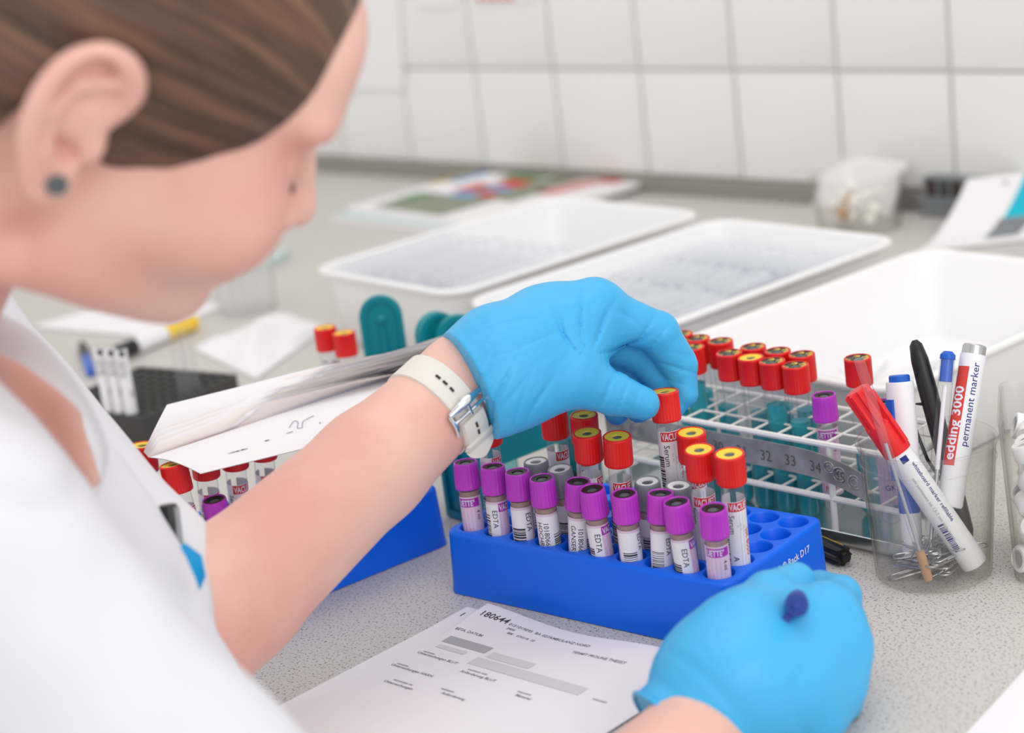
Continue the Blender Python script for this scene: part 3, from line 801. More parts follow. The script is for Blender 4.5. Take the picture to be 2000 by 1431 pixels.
# ------------------------------------------------------------------ white trays and their contents
TA = math.radians(-10); E1 = V3(math.cos(TA), math.sin(TA), 0); E2 = V3(-E1[1], E1[0], 0)
TWd, TLn, TZr = 218.0, 318.0, 75.0
def tray_mesh():
    def L(w, l, r, z): return lp(rrect(w, l, r, 6), z)
    w, l = TWd, TLn
    mb = MB(); mb.loft([L(w-36, l-36, 20, 1), L(w-33, l-33, 22, 2), L(w-14, l-14, 26, TZr-7), L(w-4, l-4, 28, TZr-6), L(w, l, 28, TZr-3.5), L(w-0.5, l-0.5, 28, TZr-1), L(w-4, l-4, 28, TZr),
                        L(w-13, l-13, 26, TZr), L(w-17, l-17, 25, TZr-2.5), L(w-35, l-35, 21, 6), L(w-42, l-42, 18, 3.4)], True, True)
    return mb.mesh('white_tray', 'white_plastic', sharp=60)
tray_me = tray_mesh()
def tray(label, fl):
    c = fl+E1*TWd/2+E2*TLn/2; c[2] = 0
    o = tag(put('white_tray', tray_me), label, 'tray', 'white trays behind the hand'); o.location = c*K; o.rotation_euler = (0, 0, TA); return c
cA = tray('left white tray with large glass tubes lying in it', U(598, 524, TZr))
cB = tray('middle white tray filled with small clear tubes', U(889, 588, TZr)+E1*3)
bl = U(1797, 479, TZr); cC = tray('right white tray, nearly empty, behind the pens', bl-E2*TLn+E1*3)
def lying(me, name, label, cat, group, c, s_, t_, z_, ang, tilt=0.0, back=0.0):
    o = tag(put(name, me), label, cat, group)
    d = E2*math.cos(ang)+E1*math.sin(ang); d = d*math.cos(tilt)+V3(0, 0, math.sin(tilt))
    if back: c = c+d*back; d = -d
    o.matrix_world = frame(c+E1*s_+E2*t_+V3(0, 0, z_), d, V3(0, 0, 1)); return o
rnd = random.Random(5)
def lipped(L, r, n, m_='clear_bulk'):
    mb = MB(); pr = [(0.3, 0)]+[(r*math.sin(t), r-r*math.cos(t)) for t in (0.4, 0.8, 1.2, 1.5708)]+[(r, L*.5), (r, L-1.5), (r+0.5, L-0.8), (r+0.4, L), (r-0.5, L-0.1), (r-0.7, L-1.5)]
    mb.lathe(pr, n, cap0=True); return mb.mesh('glass', m_)
big = lipped(135, 8.0, 20, 'clear_glass')
def pile(c, me, name, label, cat, grp, dia, L, rows, width0, z0, tstarts, jit=0.05, skip=0.0, back_rows=0):
    n = 0
    for t0 in tstarts:
        z = z0+dia/2+3.6
        for rw in range(rows if not (back_rows and t0 > -60) else back_rows):
            wd = width0+16.5*2*(z/75)*0.9
            cnt = int((wd-dia)/(dia+0.6)); off = (rw % 2)*dia/2
            for k in range(cnt):
                if rnd.random() < skip: continue
                s_ = -wd/2+dia/2+off+k*(wd-dia-off)/max(1, cnt-1 if not off else cnt-0.5)
                lying(me, name, label, cat, grp, c, s_, t0+rnd.uniform(-5, 5), z+rnd.uniform(-.3, .3), rnd.gauss(0, jit*0.6), rnd.uniform(-0.01, 0.01), L); n += 1
            z += dia*0.88
    return n
pile(cA, big, 'glass_tube', 'large clear glass tube lying in the left white tray', 'tube', 'large glass tubes in the left tray', 16.4, 135, 5, 150, 0, (-139, -3), 0.05, 0.12, 2)
small = lipped(69, 6.2, 14)
pile(cB, small, 'clear_tube', 'small clear tube lying in the middle white tray', 'tube', 'small clear tubes in the middle tray', 13, 69, 5, 164, 0, (-140, -70, 0, 69), 0.05, 0.05)
mb = MB(); mb.sweep([(0, 0, 0), (0, 0, 62)], [1.6, 1.9], 8); stick = mb.mesh('clear_stick', 'clear_frost')
for k in range(46):
    s_ = rnd.uniform(-60, 60); t_ = rnd.uniform(-120, 40); an = rnd.uniform(-1.2, 1.2)
    if abs(s_+62*math.sin(an)) > 84: an *= -1
    if abs(s_+62*math.sin(an)) > 84: an = 0
    lying(stick, 'plastic_stick', 'thin clear plastic stick on the floor of the right tray', 'stick', 'clear sticks in the right tray', cC, s_, t_, 5.4+rnd.random()*2+2.6*(k % 3), an, rnd.uniform(0, 0.03))

# ------------------------------------------------------------------ magazines and things along the wall
def flat_pose(p, ang): return Matrix.Translation((p[0]*K, p[1]*K, p[2]*K)) @ Matrix.Rotation(ang, 4, 'Z')
def block_pages(w, l, th):
    mb = MB(); mb.box((-w/2, -l/2, 0), (w/2, l/2, th)); return mb
pB = U(985, 320, 14); pC = U(1275, 347, 14); ang = math.atan2((pC-pB)[1], (pC-pB)[0]); mw = float(np.linalg.norm((pC-pB)[:2])); ml = 262.0
ex = V3(math.cos(ang), math.sin(ang), 0); ey = V3(-ex[1], ex[0], 0)
mc = (pB+pC)/2-ey*ml/2
lowm = empty('magazine', 'lower magazine of the pile by the wall, pale pages', 'magazine', M=flat_pose(V3(mc[0]-14, mc[1]-12, 0.3), ang+0.05))
put('pages', block_pages(mw, ml, 6).mesh('pages', 'paper', smooth=False), lowm)
mb = MB(); mb.box((-mw/2, -ml/2, 6), (mw/2, ml/2, 6.4)); put('cover', mb.mesh('cover', 'mint_glass', smooth=False), lowm)
top = empty('magazine', 'upper magazine by the wall with a colourful cover', 'magazine', M=flat_pose(V3(mc[0], mc[1], 6.9), ang))
put('pages', block_pages(mw, ml, 6.5).mesh('pages', 'paper', smooth=False), top)
mb = MB(); mb.box((-mw/2, -ml/2, 6.5), (mw/2, ml/2, 6.9)); cov = put('cover', mb.mesh('cover', 'paper', smooth=False), top)
mb = MB(); ms = ['navy_print', 'ink_red', 'green_print', 'skyblue_print', 'olive_print', 'pale_print', 'yellow', 'white_print']
def pq(i, x0, y0, x1, y1, sk=0.0, z=7.0):
    X = lambda u: (u-0.5)*mw; Y = lambda v: (v-0.5)*ml
    mb.mat(i).quad((X(x0), Y(y0), z), (X(x1), Y(y0), z), (X(x1+sk), Y(y1), z), (X(x0+sk), Y(y1), z))
pq(0, .20, .90, .98, .985); pq(1, .80, .84, .92, .985, z=7.1); pq(3, .02, .60, .10, .985, 0.0); pq(4, .12, .05, .62, .38); pq(4, .30, .38, .72, .62)
pq(2, .24, .72, .48, .89); pq(4, .50, .62, .66, .89); pq(1, .34, .60, .50, .74, z=7.15); pq(3, .36, .52, .52, .60, z=7.1); pq(1, .24, .44, .34, .62, z=7.1); pq(3, .30, .36, .44, .46, z=7.15); pq(1, .44, .40, .54, .50, z=7.2)
pq(5, .64, .60, .74, .88); pq(1, .70, .55, .745, .86, .06, z=7.1); pq(1, .77, .55, .80, .84, .06, z=7.1); pq(6, 0.0, .5, .03, .8); pq(2, .1, .2, .22, .36, z=7.1)
put('cover_print', mb.mesh('cover_print', ms, smooth=False), cov)

def jar_shell(r0, r1, h, m, rim=1.2, n=40, th=1.2):
    mb = MB(); mb.lathe([(r0, 1.0), (r0+0.3, 2.0), (r1, h-rim), (r1+rim*0.7, h-rim*0.6), (r1+rim*0.5, h), (r1-0.4, h)], n, cap0=True)
    mb.lathe([(r1-0.4, h), (r1-th, h-1), (r0-th+0.2, 3.2)], n, cap1=True)
    return mb.mesh('shell', m)
bk = U(1690, 446, 0)
bk = bk + (V3(bk[0]-6, bk[1], 0)-bk)
jr = empty('clear_jar', 'clear plastic jar of cotton and small white pieces by the wall', 'jar', bk)
put('shell', jar_shell(43, 48, 58, 'clear_cup', 1.6), jr)
for k in range(16):
    mb = MB(); a_ = rnd.random()*6.28; rr = rnd.uniform(4, 30); b_ = rnd.random()*6.28
    p0 = V3(rr*math.cos(a_), rr*math.sin(a_), 8+k*1.9); dd = V3(math.cos(b_), math.sin(b_), rnd.uniform(-.2, .9))*rnd.uniform(8, 16)
    if np.hypot(*(p0+dd)[:2]) > 33: dd = V3(-p0[0]*.4, -p0[1]*.4, 8)
    mb.sweep([p0-V3(0, 0, 0), p0+dd*.5+V3(1, 1, 1), p0+dd], [rnd.uniform(3, 6), rnd.uniform(4, 8), rnd.uniform(3, 6)], 8)
    tag(put('cotton_piece', mb.mesh('cotton_piece', 'wood' if k in (4, 11) else 'cotton'), loc=bk), ('pale brown' if k in (4, 11) else 'white')+' cotton piece in the jar by the wall', 'cotton piece', 'pieces in the clear jar')
# leaflet leaning behind the jar, dark perforated box, bent leaflet with a turquoise band
p = U(1600, 440, 0)
mb = MB(); mb.box((-60, -1, 0), (60, 1, 62)); lf = put('leaflet', mb.mesh('leaflet', 'paper', smooth=False)); tag(lf, 'white leaflet leaning behind the clear jar', 'leaflet')
lf.matrix_world = Matrix.Translation(((bk[0]-46)*K, (bk[1]+62)*K, 0.0008)) @ Matrix.Rotation(-0.3, 4, 'Z') @ Matrix.Rotation(-0.5, 4, 'X')
pk = U(1846, 440, 0)+V3(8, 42, 0); dk = empty('dark_box', 'dark grey perforated rack at the wall behind the trays', 'box', (pk[0], pk[1], 0), -0.1)
dk.scale = (0.8, 0.8, 0.8)
mb = MB(); mb.box((-62, -20, 0.5), (62, 20, 20)); mb.box((-66, -22, 20), (66, 22, 24)); mb.box((-62, -12, 24), (62, 20, 52)); put('body', mb.mesh('body', 'grey_print', smooth=False), dk)
for k in range(6):
    mb = MB(); mb.box((-56+k*19, -13.2, 27), (-42+k*19, -11.8, 49)); put('slot', mb.mesh('slot', 'black_matte' if k % 2 else 'dark_brown', smooth=False), dk)
def bent_sheet(name, label, cat, p0, ex, ey, w, l, prof, mats, band=None, th=0.8):
    """profile: (distance along ey, height)"""
    mb = MB(); loops = []
    for y, z in prof: loops.append([p0*0+ex*(-w/2)+ey*y+V3(0, 0, z), ex*(w/2)+ey*y+V3(0, 0, z), ex*(w/2)+ey*y+V3(0, 0, z+th), ex*(-w/2)+ey*y+V3(0, 0, z+th)])
    mb.loft(loops, True, True); return tag(put(name, mb.mesh(name, mats, sharp=30), loc=p0), label, cat)
rt_ = nrm(V3(RT[0], RT[1], 0)); aw_ = V3(-rt_[1], rt_[0], 0); pd = U(1812, 482, 0); ex_ = rt_; ey_ = nrm(aw_*0.8+rt_*0.62); ln = 98.0
prof = [(-30, 1.2), (0, 1.6), (ln*.25, 7), (ln*.5, 17), (ln*.75, 30), (ln, 46)]
bs = bent_sheet('bent_leaflet', 'curved white leaflet with turquoise band at the right edge', 'leaflet', V3(pd[0], pd[1], 0)+ex_*75, ex_, ey_, 150, ln, prof, 'paper')
mb = MB()
def on_prof(u, v, lift=1.3):
    y = -30+(ln+30)*v; z = np.interp(y, [a for a, _ in prof], [b for _, b in prof]); return ex_*(u*150-75)+ey_*y+V3(0, 0, z+lift)
for i0, v0, v1, u0, u1 in ((0, .52, 1.0, .40, .66), (1, .2, .52, .38, .60)):
    g = [[on_prof(u0+(u1-u0)*a, v0+(v1-v0)*b/8) for a in (0, .5, 1)] for b in range(9)]
    mb.mat(i0).loft(g, closed=False)
put('band', mb.mesh('band', ['cyan_print', 'grey_print']), bs)
# ------------------------------------------------------------------ far left of the worktop
pj = U(487, 606, 0)
jr = empty('clear_beaker', 'clear beaker of pipette tips beside the chin', 'beaker', (pj[0], pj[1], 0))
put('shell', jar_shell(29, 32, 60, 'clear_frost', 1.4), jr)
mb = MB(); mb.lathe([(0.6, 0), (2.6, 44), (2.9, 50)], 10, cap1=True); tip = mb.mesh('pipette_tip', 'clear_frost')
for k in range(19):
    a_ = k*2.4; rr = 5.2*math.sqrt(k)
    tag(put('pipette_tip', tip, loc=V3(pj[0]+rr*math.cos(a_), pj[1]+rr*math.sin(a_), 3.6)), 'clear pipette tip standing in the beaker beside the chin', 'pipette tip', 'tips in the clear beaker')
p = U(405, 545, 0); mb = MB(); mb.loft([lp(rrect(120, 60, 6), 0.6), lp(rrect(120, 60, 6), 9), lp(rrect(112, 52, 6), 10)], True, True)
o = tag(put('plastic_pack', mb.mesh('plastic_pack', 'mint_glass')), 'pale blue-green pack on the worktop behind the beaker', 'pack'); o.location = V3(p[0]-20, p[1]+60, 0)*K; o.rotation_euler = (0, 0, 0.4)
def soft_paper(name, label, cat, quadpx, amp, seed, m='paper', z=1.2):
    c = [U(x, y, 0) for x, y in quadpx]; o = sum(c)/4; nu, nv = 14, 10; rows = []
    rs = np.random.RandomState(seed); ph = rs.rand(6)*6
    for j in range(nv+1):
        row = []
        for i in range(nu+1):
            u, v = i/nu, j/nv; q = c[0]*(1-u)*(1-v)+c[1]*u*(1-v)+c[2]*u*v+c[3]*(1-u)*v-o
            h = z+amp*(0.5+0.5*math.sin(ph[0]+u*9+2*math.sin(v*5+ph[1])))*math.sin(math.pi*min(1, max(0, u)))**0.4*abs(math.sin(math.pi*v))**.5
            row.append(q+V3(0, 0, h))
        rows.append(row)
    mb = MB(); mb.loft(rows, closed=False); mb.loft([[p-V3(0, 0, 0.7) for p in r_] for r_ in rows], closed=False)
    return tag(put(name, mb.mesh(name, m), loc=o), label, cat)
soft_paper('tissue', 'crumpled white tissue between the yellow marker and the white tray', 'tissue', ((378, 682), (500, 742), (640, 640), (545, 612)), 16, 3)
soft_paper('paper_bag', 'flat white paper lying below the chin', 'paper', ((60, 640), (290, 660), (440, 600), (300, 570)), 5, 8)
# yellow, white and black marker lying down
def stack_rod(parent, segs, n=24):
    """segs: (name, material, [(r,z)...], ribs)"""
    out = []
    for nm, m_, pr, rb in segs:
        mb = MB(); mb.lathe(pr, n, rb, True, True); out.append(put(nm, mb.mesh(nm, m_, sharp=35), parent))
    return out
pa = U(228, 690, 9); pe = U(380, 628, 9); mk = empty('marker', 'yellow, white and black marker lying beyond the tube labels', 'marker', M=frame(pa, pe-pa, V3(0, 0, 1)))
Lm = float(np.linalg.norm(pe-pa))
stack_rod(mk, [('tip_cap', 'black', [(6.6, 0), (7.6, 1), (7.8, Lm*.22)], None), ('barrel', 'marker_white', [(8, Lm*.22), (8, Lm*.60)], None), ('end_band', 'yellow', [(8.2, Lm*.60), (8.2, Lm*.97), (7.4, Lm)], None)])
mb = MB(); mb.patch(8.1, -40*DEG, 40*DEG, Lm*.27, Lm*.59, 8); o = put('print', mb.mesh('print', 'ink_red'), mk); o.rotation_euler = (0, 0, -70*DEG)
p1 = U(178, 728, 5); p2 = U(160, 672, 5)
pn = empty('pen', 'dark pen with blue end lying behind the white tube labels', 'pen', M=frame(p1, p2-p1, V3(0, 0, 1))); Lp = float(np.linalg.norm(p2-p1))
stack_rod(pn, [('barrel', 'blue_plastic', [(3.5, 0), (4.4, 4), (4.5, Lp*.5)], None), ('cap', 'black_matte', [(5, Lp*.5), (5, Lp*.85), (3.4, Lp)], None)])
# black rack with white label tubes
pr_ = U(236, 870, 0)-V3(26, 3, 0); BA = math.radians(6); be = V3(math.cos(BA), math.sin(BA), 0); bn = V3(-be[1], be[0], 0)
br = empty('black_rack', 'black plastic rack at the left with three labelled tubes', 'tube rack', M=flat_pose(pr_, BA))
bc = V3(0, 56, 0)
mbk = holed_block(9, 9, 12.5, 5.4, 6, 27); mb = MB(); mb.v = [(x, y+58, z) for x, y, z in mbk.v]; mb.f = mbk.f; mb.m = mbk.m
mb.loft([lp(rrect(117, 117, 3, 2, c=(0, 58)), 0.4), lp(rrect(117, 117, 3, 2, c=(0, 58)), 6.5)], True, True); put('block', mb.mesh('block', 'black_matte'), br)
bt = body_mesh(75, 5.0); taken = set()
def label_tube(px, py, zt, lb, lab):
    free = [(i, j) for i in range(9) for j in range(9) if (i, j) not in taken]
    at = lambda ij: pr_+be*((ij[0]-4)*12.5)+bn*(58+(ij[1]-4)*12.5)+V3(0, 0, 7)
    ij = min(free, key=lambda k: np.linalg.norm(PX(at(k)+V3(-2.2, 2.2, 75))-np.array([px, py]))); taken.add(ij); base = at(ij)
    xx = tocam(base); xx[2] = 0; rt = empty('label_tube', lb, 'tube', M=frame(base, V3(-.03, .03, 1), xx), group='tubes in the black rack')
    put('glass', bt, rt)
    if lab:
        mb = MB(); mb.mat(0).patch(5.1, -120*DEG, 110*DEG, 12, 74, 22); mb.mat(4)
        text_on_tube(mb, 'ABC', 4, 5.2, 20*DEG, 40, True, .03)
        for k in range(3): text_on_tube(mb, '1234567 0000', 2.6, 5.2, (-50+k*26)*DEG, 66, True)
        mb.mat(4).patch(5.2, -20*DEG, 30*DEG, 68, 73, 6); put('label', mb.mesh('label', LBM), rt)
label_tube(186, 706, 82, 'left of three white labelled tubes in the black rack', True)
label_tube(214, 698, 82, 'middle of three white labelled tubes in the black rack', True)
label_tube(238, 732, 82, 'right of three white labelled tubes in the black rack', True)
for px, py, lb in ((374, 728, 'left of two bare clear tubes above the paper pad'), (408, 735, 'right of two bare clear tubes above the paper pad')):
    label_tube(px, py, 82, lb, False)

# ------------------------------------------------------------------ pen cup
CC = U(1824, 1116, 0)
cup = empty('pen_cup', 'clear plastic cup holding pens and paper clips', 'cup', CC)
put('shell', jar_shell(33.5, 39.5, 84, 'clear_cup', 1.8, 56), cup)
mb = MB(); mb.lathe([(38.9, 72), (39.8, 72.6), (38.9, 73.2)], 56); put('rim_line', mb.mesh('rim_line', 'clear_cup'), cup)
def cl(s_, d_, z): return CC+RTp*s_+BKp*d_+V3(0, 0, z)       # cup coordinates: right of view, away from view, up
RTp = nrm(V3(RT[0], RT[1], 0)); BKp = V3(-RTp[1], RTp[0], 0)
def pen_root(name, label, cat, a, b): return empty(name, label, cat, M=frame(a, b-a, tocam(a)))
def wrap_text(par, name, s, size, r, a, z, m, up=True, bold=0.05):
    vs, fs = text2d(s, size, bold); vs, fs = cut2d(vs, fs, 1, 1.2); mb = MB()
    mb.add([(r*math.cos(a-y/r), r*math.sin(a-y/r), z+x) if up else (r*math.cos(a+y/r), r*math.sin(a+y/r), z-x) for x, y in vs], fs)
    return put(name, mb.mesh(name, m), par)
# red board marker leaning across the front
a = cl(22, -12, 7); b = D(1671, 762, 1073); L = float(np.linalg.norm(b-a))
pm = pen_root('marker', 'white marker with ribbed red cap leaning out of the cup', 'marker', a, b)
stack_rod(pm, [('barrel', 'marker_white', [(7.2, 0), (7.9, 1.5), (7.9, L-41)], None)])
cp = stack_rod(pm, [('cap', 'red_plastic', [(8.3, L-44), (8.5, L-43), (8.5, L-24), (6.6, L-22), (6.6, L-1.2), (6.2, L)], lambda i, j: (1.5 if (j % 6) < 3 else 0) if i in (3, 4) else 0)], 48)[0]
mb = MB(); mb.box((6.5, -1.6, L-40), (10.2, 1.6, L-4)); o = put('clip', mb.mesh('clip', 'red_plastic'), cp); o.rotation_euler = (0, 0, 0.9)
wrap_text(pm, 'print', 'whiteboard marker refillable', 3.6, 8.0, 0.35, L-52, 'ink_blue', False); wrap_text(pm, 'print', 'non permanent ink 1,5-3 mm nicht lagern', 2.6, 8.0, -0.3, L-60, 'ink_grey', False)
mb = MB(); mb.patch(8.0, -0.2, 0.35, L-50, L-46, 4); put('print', mb.mesh('print', 'ink_blue'), pm)
mb = MB(); barcode(mb, 8.0, -0.75, -0.25, 14, 34, 77); mb.m = [0]*len(mb.m); put('barcode', mb.mesh('barcode', 'ink_blue'), pm)
# blue and white text marker
a = cl(-10, 8, 8); b = D(1756, 732, 1098); L = float(np.linalg.norm(b-a))
pm = pen_root('highlighter', 'blue pen with white cap standing upright in the cup', 'pen', a, b)
stack_rod(pm, [('tip', 'marker_white', [(5.6, 0), (6.2, 2), (6.2, 26)], None), ('barrel', 'blue_plastic', [(6.2, 26), (6.4, 28), (6.4, L-52)], None),
               ('cap', 'marker_white', [(8.2, L-54), (8.3, L-6), (8.0, L-4)], None), ('end_plug', 'blue_plastic', [(6.2, L-5), (6.2, L-0.8), (5.6, L)], None)])
mb = MB(); mb.box((6.8, -3, L-62), (9.4, 3, L-14)); o = put('clip', mb.mesh('clip', 'blue_plastic'), pm); o.rotation_euler = (0, 0, -0.9)
# black ballpoint with an open clip
a = cl(24, 8, 8); b = D(1786, 664, 1100); L = float(np.linalg.norm(b-a))
pm = pen_root('ballpoint_pen', 'black pen with looped clip in the cup', 'pen', a, b)
stack_rod(pm, [('barrel', 'black', [(1.2, 0), (4.8, 12), (5.4, 40), (5.6, L-30), (5.2, L-12), (3.8, L-3), (1.6, L)], None)])
mb = MB(); mb.sweep([V3(5, 0, L-38), V3(12, 0, L-36), V3(13, 0, L-52), V3(11, 0, L-70), V3(6.5, 0, L-84), V3(5, 0, L-78)], 1.1, 8); o = put('clip', mb.mesh('clip', 'black'), pm); o.rotation_euler = (0, 0, -1.35)
# clear ballpoint with blue cap end
a = cl(-4, -6, 8); b = D(1852, 686, 1094); L = float(np.linalg.norm(b-a))
pm = pen_root('ballpoint_pen', 'clear ballpoint with blue top standing in the cup', 'pen', a, b)
stack_rod(pm, [('barrel', 'clear_tube', [(1.2, 0), (4.0, 12), (4.4, L-4)], None), ('refill', 'silver', [(0.6, 1), (1.3, 8), (1.3, L-70)], None), ('ink_tube', 'marker_white', [(1.4, L-70), (1.4, L-20)], None),
               ('end_plug', 'blue_plastic', [(3.7, L-18), (3.7, L-5), (4.6, L-4.6), (4.5, L-2), (2.6, L)], None)])
# permanent marker
a = cl(12, 4, 38); b = D(1904, 674, 1098); L = float(np.linalg.norm(b-a))
pm = pen_root('marker', 'white permanent marker with red lettered stripe in the cup', 'marker', a, b)
stack_rod(pm, [('barrel', 'marker_white', [(6.8, 0), (7.6, 1.5), (7.6, L-6)], None), ('end_cap', 'silver', [(7.0, L-6), (7.0, L-0.8), (6.4, L)], None)])
mb = MB(); mb.patch(7.68, -1.25, -0.15, 24, L-14, 10); sp = put('stripe', mb.mesh('stripe', 'ink_red'), pm)
wrap_text(sp, 'lettering', 'edding 3000', 9.0, 7.78, -0.30, 27, 'white_print', True, 0.2)
wrap_text(pm, 'lettering', 'permanent marker', 6.6, 7.75, 0.62, 36, 'ink_blue', True, 0.0)
# clear pipette with a wooden tip, and a second clear rod
a = cl(-8, -25, 6); b = D(1677, 700, 1060); L = float(np.linalg.norm(b-a))
pm = pen_root('pipette', 'thin clear pipette with brown tip leaning past the red marker', 'pipette', a, b)
stack_rod(pm, [('barrel', 'clear_tube', [(2.6, 18), (3.0, L)], None), ('refill', 'ink_grey', [(0.9, 18), (1.0, L*.62)], None), ('tip', 'wood', [(2.2, 0), (2.7, 3), (2.7, 18)], None)], 16)
a = cl(3, 14, 7); b = cl(1, 26, 82); L = float(np.linalg.norm(b-a)); pm = pen_root('glass_rod', 'short clear rod inside the pen cup behind the pens', 'rod', a, b)
stack_rod(pm, [('barrel', 'clear_tube', [(2.6, 0), (2.6, L)], None)], 14)
def clip_pts(l=28, w=7):
    P = []
    def arc(cx, cy, r, a0, a1, n=5):
        for i in range(n+1): t = a0+(a1-a0)*i/n; P.append((cx+r*math.cos(t), cy+r*math.sin(t), 0))
    P.append((w/2, l*.25, 0)); arc(0, l-w/2, w/2, 0, math.pi); arc(-0.6, w/2, w/2-.6, math.pi, 2*math.pi); arc(-0.6, l-w/2-4, w/2-1.3, 0, math.pi); P.append((-w/2+0.9, l*.35, 0)); return [V3(*p) for p in P]
mb = MB(); mb.sweep(clip_pts(), 0.55, 6); clip_me = mb.mesh('paper_clip', 'silver')
for k in range(22):
    o = tag(put('paper_clip', clip_me), 'wire paper clip lying at the bottom of the pen cup', 'paper clip', 'paper clips in the pen cup')
    a_ = rnd.random()*6.28; rr = rnd.uniform(6, 16); t_ = rnd.random()*6.28
    M = Matrix.Translation(((CC[0]+rr*math.cos(a_)-10*math.sin(-t_))*K, (CC[1]+rr*math.sin(a_)-10*math.cos(t_))*K, (4.6+k*0.65)*K)) @ Matrix.Rotation(t_, 4, 'Z') @ Matrix.Rotation(rnd.uniform(-.25, .25), 4, 'X')
    o.matrix_world = M
# ------------------------------------------------------------------ right clear box of white caps
XB = U(1957, 1146, 0); BXA = math.radians(24); bx_e = V3(math.cos(BXA), math.sin(BXA), 0); bx_n = V3(-bx_e[1], bx_e[0], 0)
XC = XB+bx_e*52+bx_n*40
bxo = empty('clear_box', 'clear square box of white plastic caps at the right edge', 'box', M=flat_pose(XC, BXA))
mb = MB(); mb.loft([lp(rrect(88, 74, 8), 0.8), lp(rrect(90, 76, 8), 3), lp(rrect(100, 86, 9), 96), lp(rrect(102, 88, 9), 97), lp(rrect(99, 85, 9), 97.5), lp(rrect(97, 83, 8), 96), lp(rrect(87, 73, 8), 3.5)], True, True)
put('shell', mb.mesh('shell', 'clear_cup'), bxo)
mb = MB(); mb.lathe([(7.5, 0), (8, 0.6), (8, 9), (7.2, 10), (5.4, 10), (5.2, 8.4), (6.4, 8), (6.4, 1.4)], 20, cap0=True, cap1=True); capm = mb.mesh('white_cap', 'white_plastic')
n_ = 0
for lay in range(5):
    for i in range(5):
        for j in range(4):
            if j > 1 and lay < 4 and 0 < i < 4: continue
            o = tag(put('white_cap', capm), 'small white plastic cap lying in the clear square box', 'vial', 'white caps in the clear box')
            p = XC+bx_e*(-34+i*16.6+rnd.uniform(-.6, .6))+bx_n*(-26+j*17)+V3(0, 0, 12+lay*15.2)
            o.matrix_world = frame(p, V3(rnd.uniform(-1, 1), rnd.uniform(-1, 1), rnd.uniform(.1, 1)), V3(1, .3, 0.2)); n_ += 1
# ------------------------------------------------------------------ black marker lying behind the front rack
a = U(1648, 1086, 6.5); b = U(1560, 1047, 6.5); d = nrm(b-a)
bm_ = empty('marker', 'black marker with fluted cap lying beside the blue rack', 'marker', M=frame(a, d, V3(0, 0, 1)))
stack_rod(bm_, [('barrel', 'black', [(6.0, 30), (6.2, 32), (6.2, 92), (5.5, 94)], None)])
stack_rod(bm_, [('cap', 'black', [(3.0, -3.2), (3.2, 0), (5.0, 0), (5.2, 1), (5.2, 27), (6.4, 29), (6.4, 34)], lambda i, j: (1.3 if (j % 6) < 2 else 0) if 2 <= i <= 4 else 0)], 48)
mb = MB(); mb.box((5.9, -.3, 4), (6.2, .3, 24)); put('print', mb.mesh('print', 'yellow'), bm_).rotation_euler = (0, 0, 0.5)

# ------------------------------------------------------------------ request forms in front
def form(name, label, c, lift, z0):
    """gently waved sheet; c = corner points far-left, far-right, near-right, near-left"""
    o = sum(c)/4; nu, nv = 20, 20; rows = []
    def at(u, v, dz=0.0):
        q = c[0]*(1-u)*(1-v)+c[1]*u*(1-v)+c[2]*u*v+c[3]*(1-u)*v
        h = z0+lift*(math.exp(-(v/0.12)**2)*(0.5+0.5*math.cos(u*7.0+0.4)))+dz; return V3(q[0]-o[0], q[1]-o[1], h)
    for j in range(nv+1): rows.append([at(i/nu, j/nv) for i in range(nu+1)])
    mb = MB(); mb.loft(rows, closed=False); mb.loft([[p-V3(0, 0, .22) for p in r_][::-1] for r_ in rows], closed=False)
    ob = tag(put(name, mb.mesh(name, 'paper'), loc=V3(o[0], o[1], 0)), label, 'paper'); return ob, at
FL, FR = U(955, 1193, 1), U(1385, 1305, 1); ev = nrm(FR-FL); en = V3(ev[1], -ev[0], 0)
wA = float(np.linalg.norm(FR-FL))
f2, at2 = form('request_form', 'lower printed form sticking out to the left under the upper sheet', [FL-ev*16+en*2, FR-ev*20+en*2, FR-ev*30+en*200, FL-ev*26+en*200], 1.0, 0.5)
f1, at1 = form('request_form', 'upper printed form numbered 180644 in front of the blue rack', [FL, FR, FR+en*205-ev*8, FL+en*205-ev*8], 5.0, 1.4)
def form_print(ob, at, w, h, items, m, each=False):
    if each:
        for it in items: form_print(ob, at, w, h, [it], m)
        return
    mb = MB()
    for it in items:
        if isinstance(it[0], str):
            s_, size, x, y = it; vs, fs = text2d(s_, size, 0.03)
            mb.add([at((x+a_)/w, (y-b_)/h, 0.22) for a_, b_ in vs], fs)
        else:
            x0, y0, x1, y1 = it; mb.add([at(x0/w, y1/h, 0.2), at(x1/w, y1/h, 0.2), at(x1/w, y0/h, 0.2), at(x0/w, y0/h, 0.2)], [(0, 1, 2, 3)])
    put('printed_text', mb.mesh('printed_text', m, smooth=False), ob)
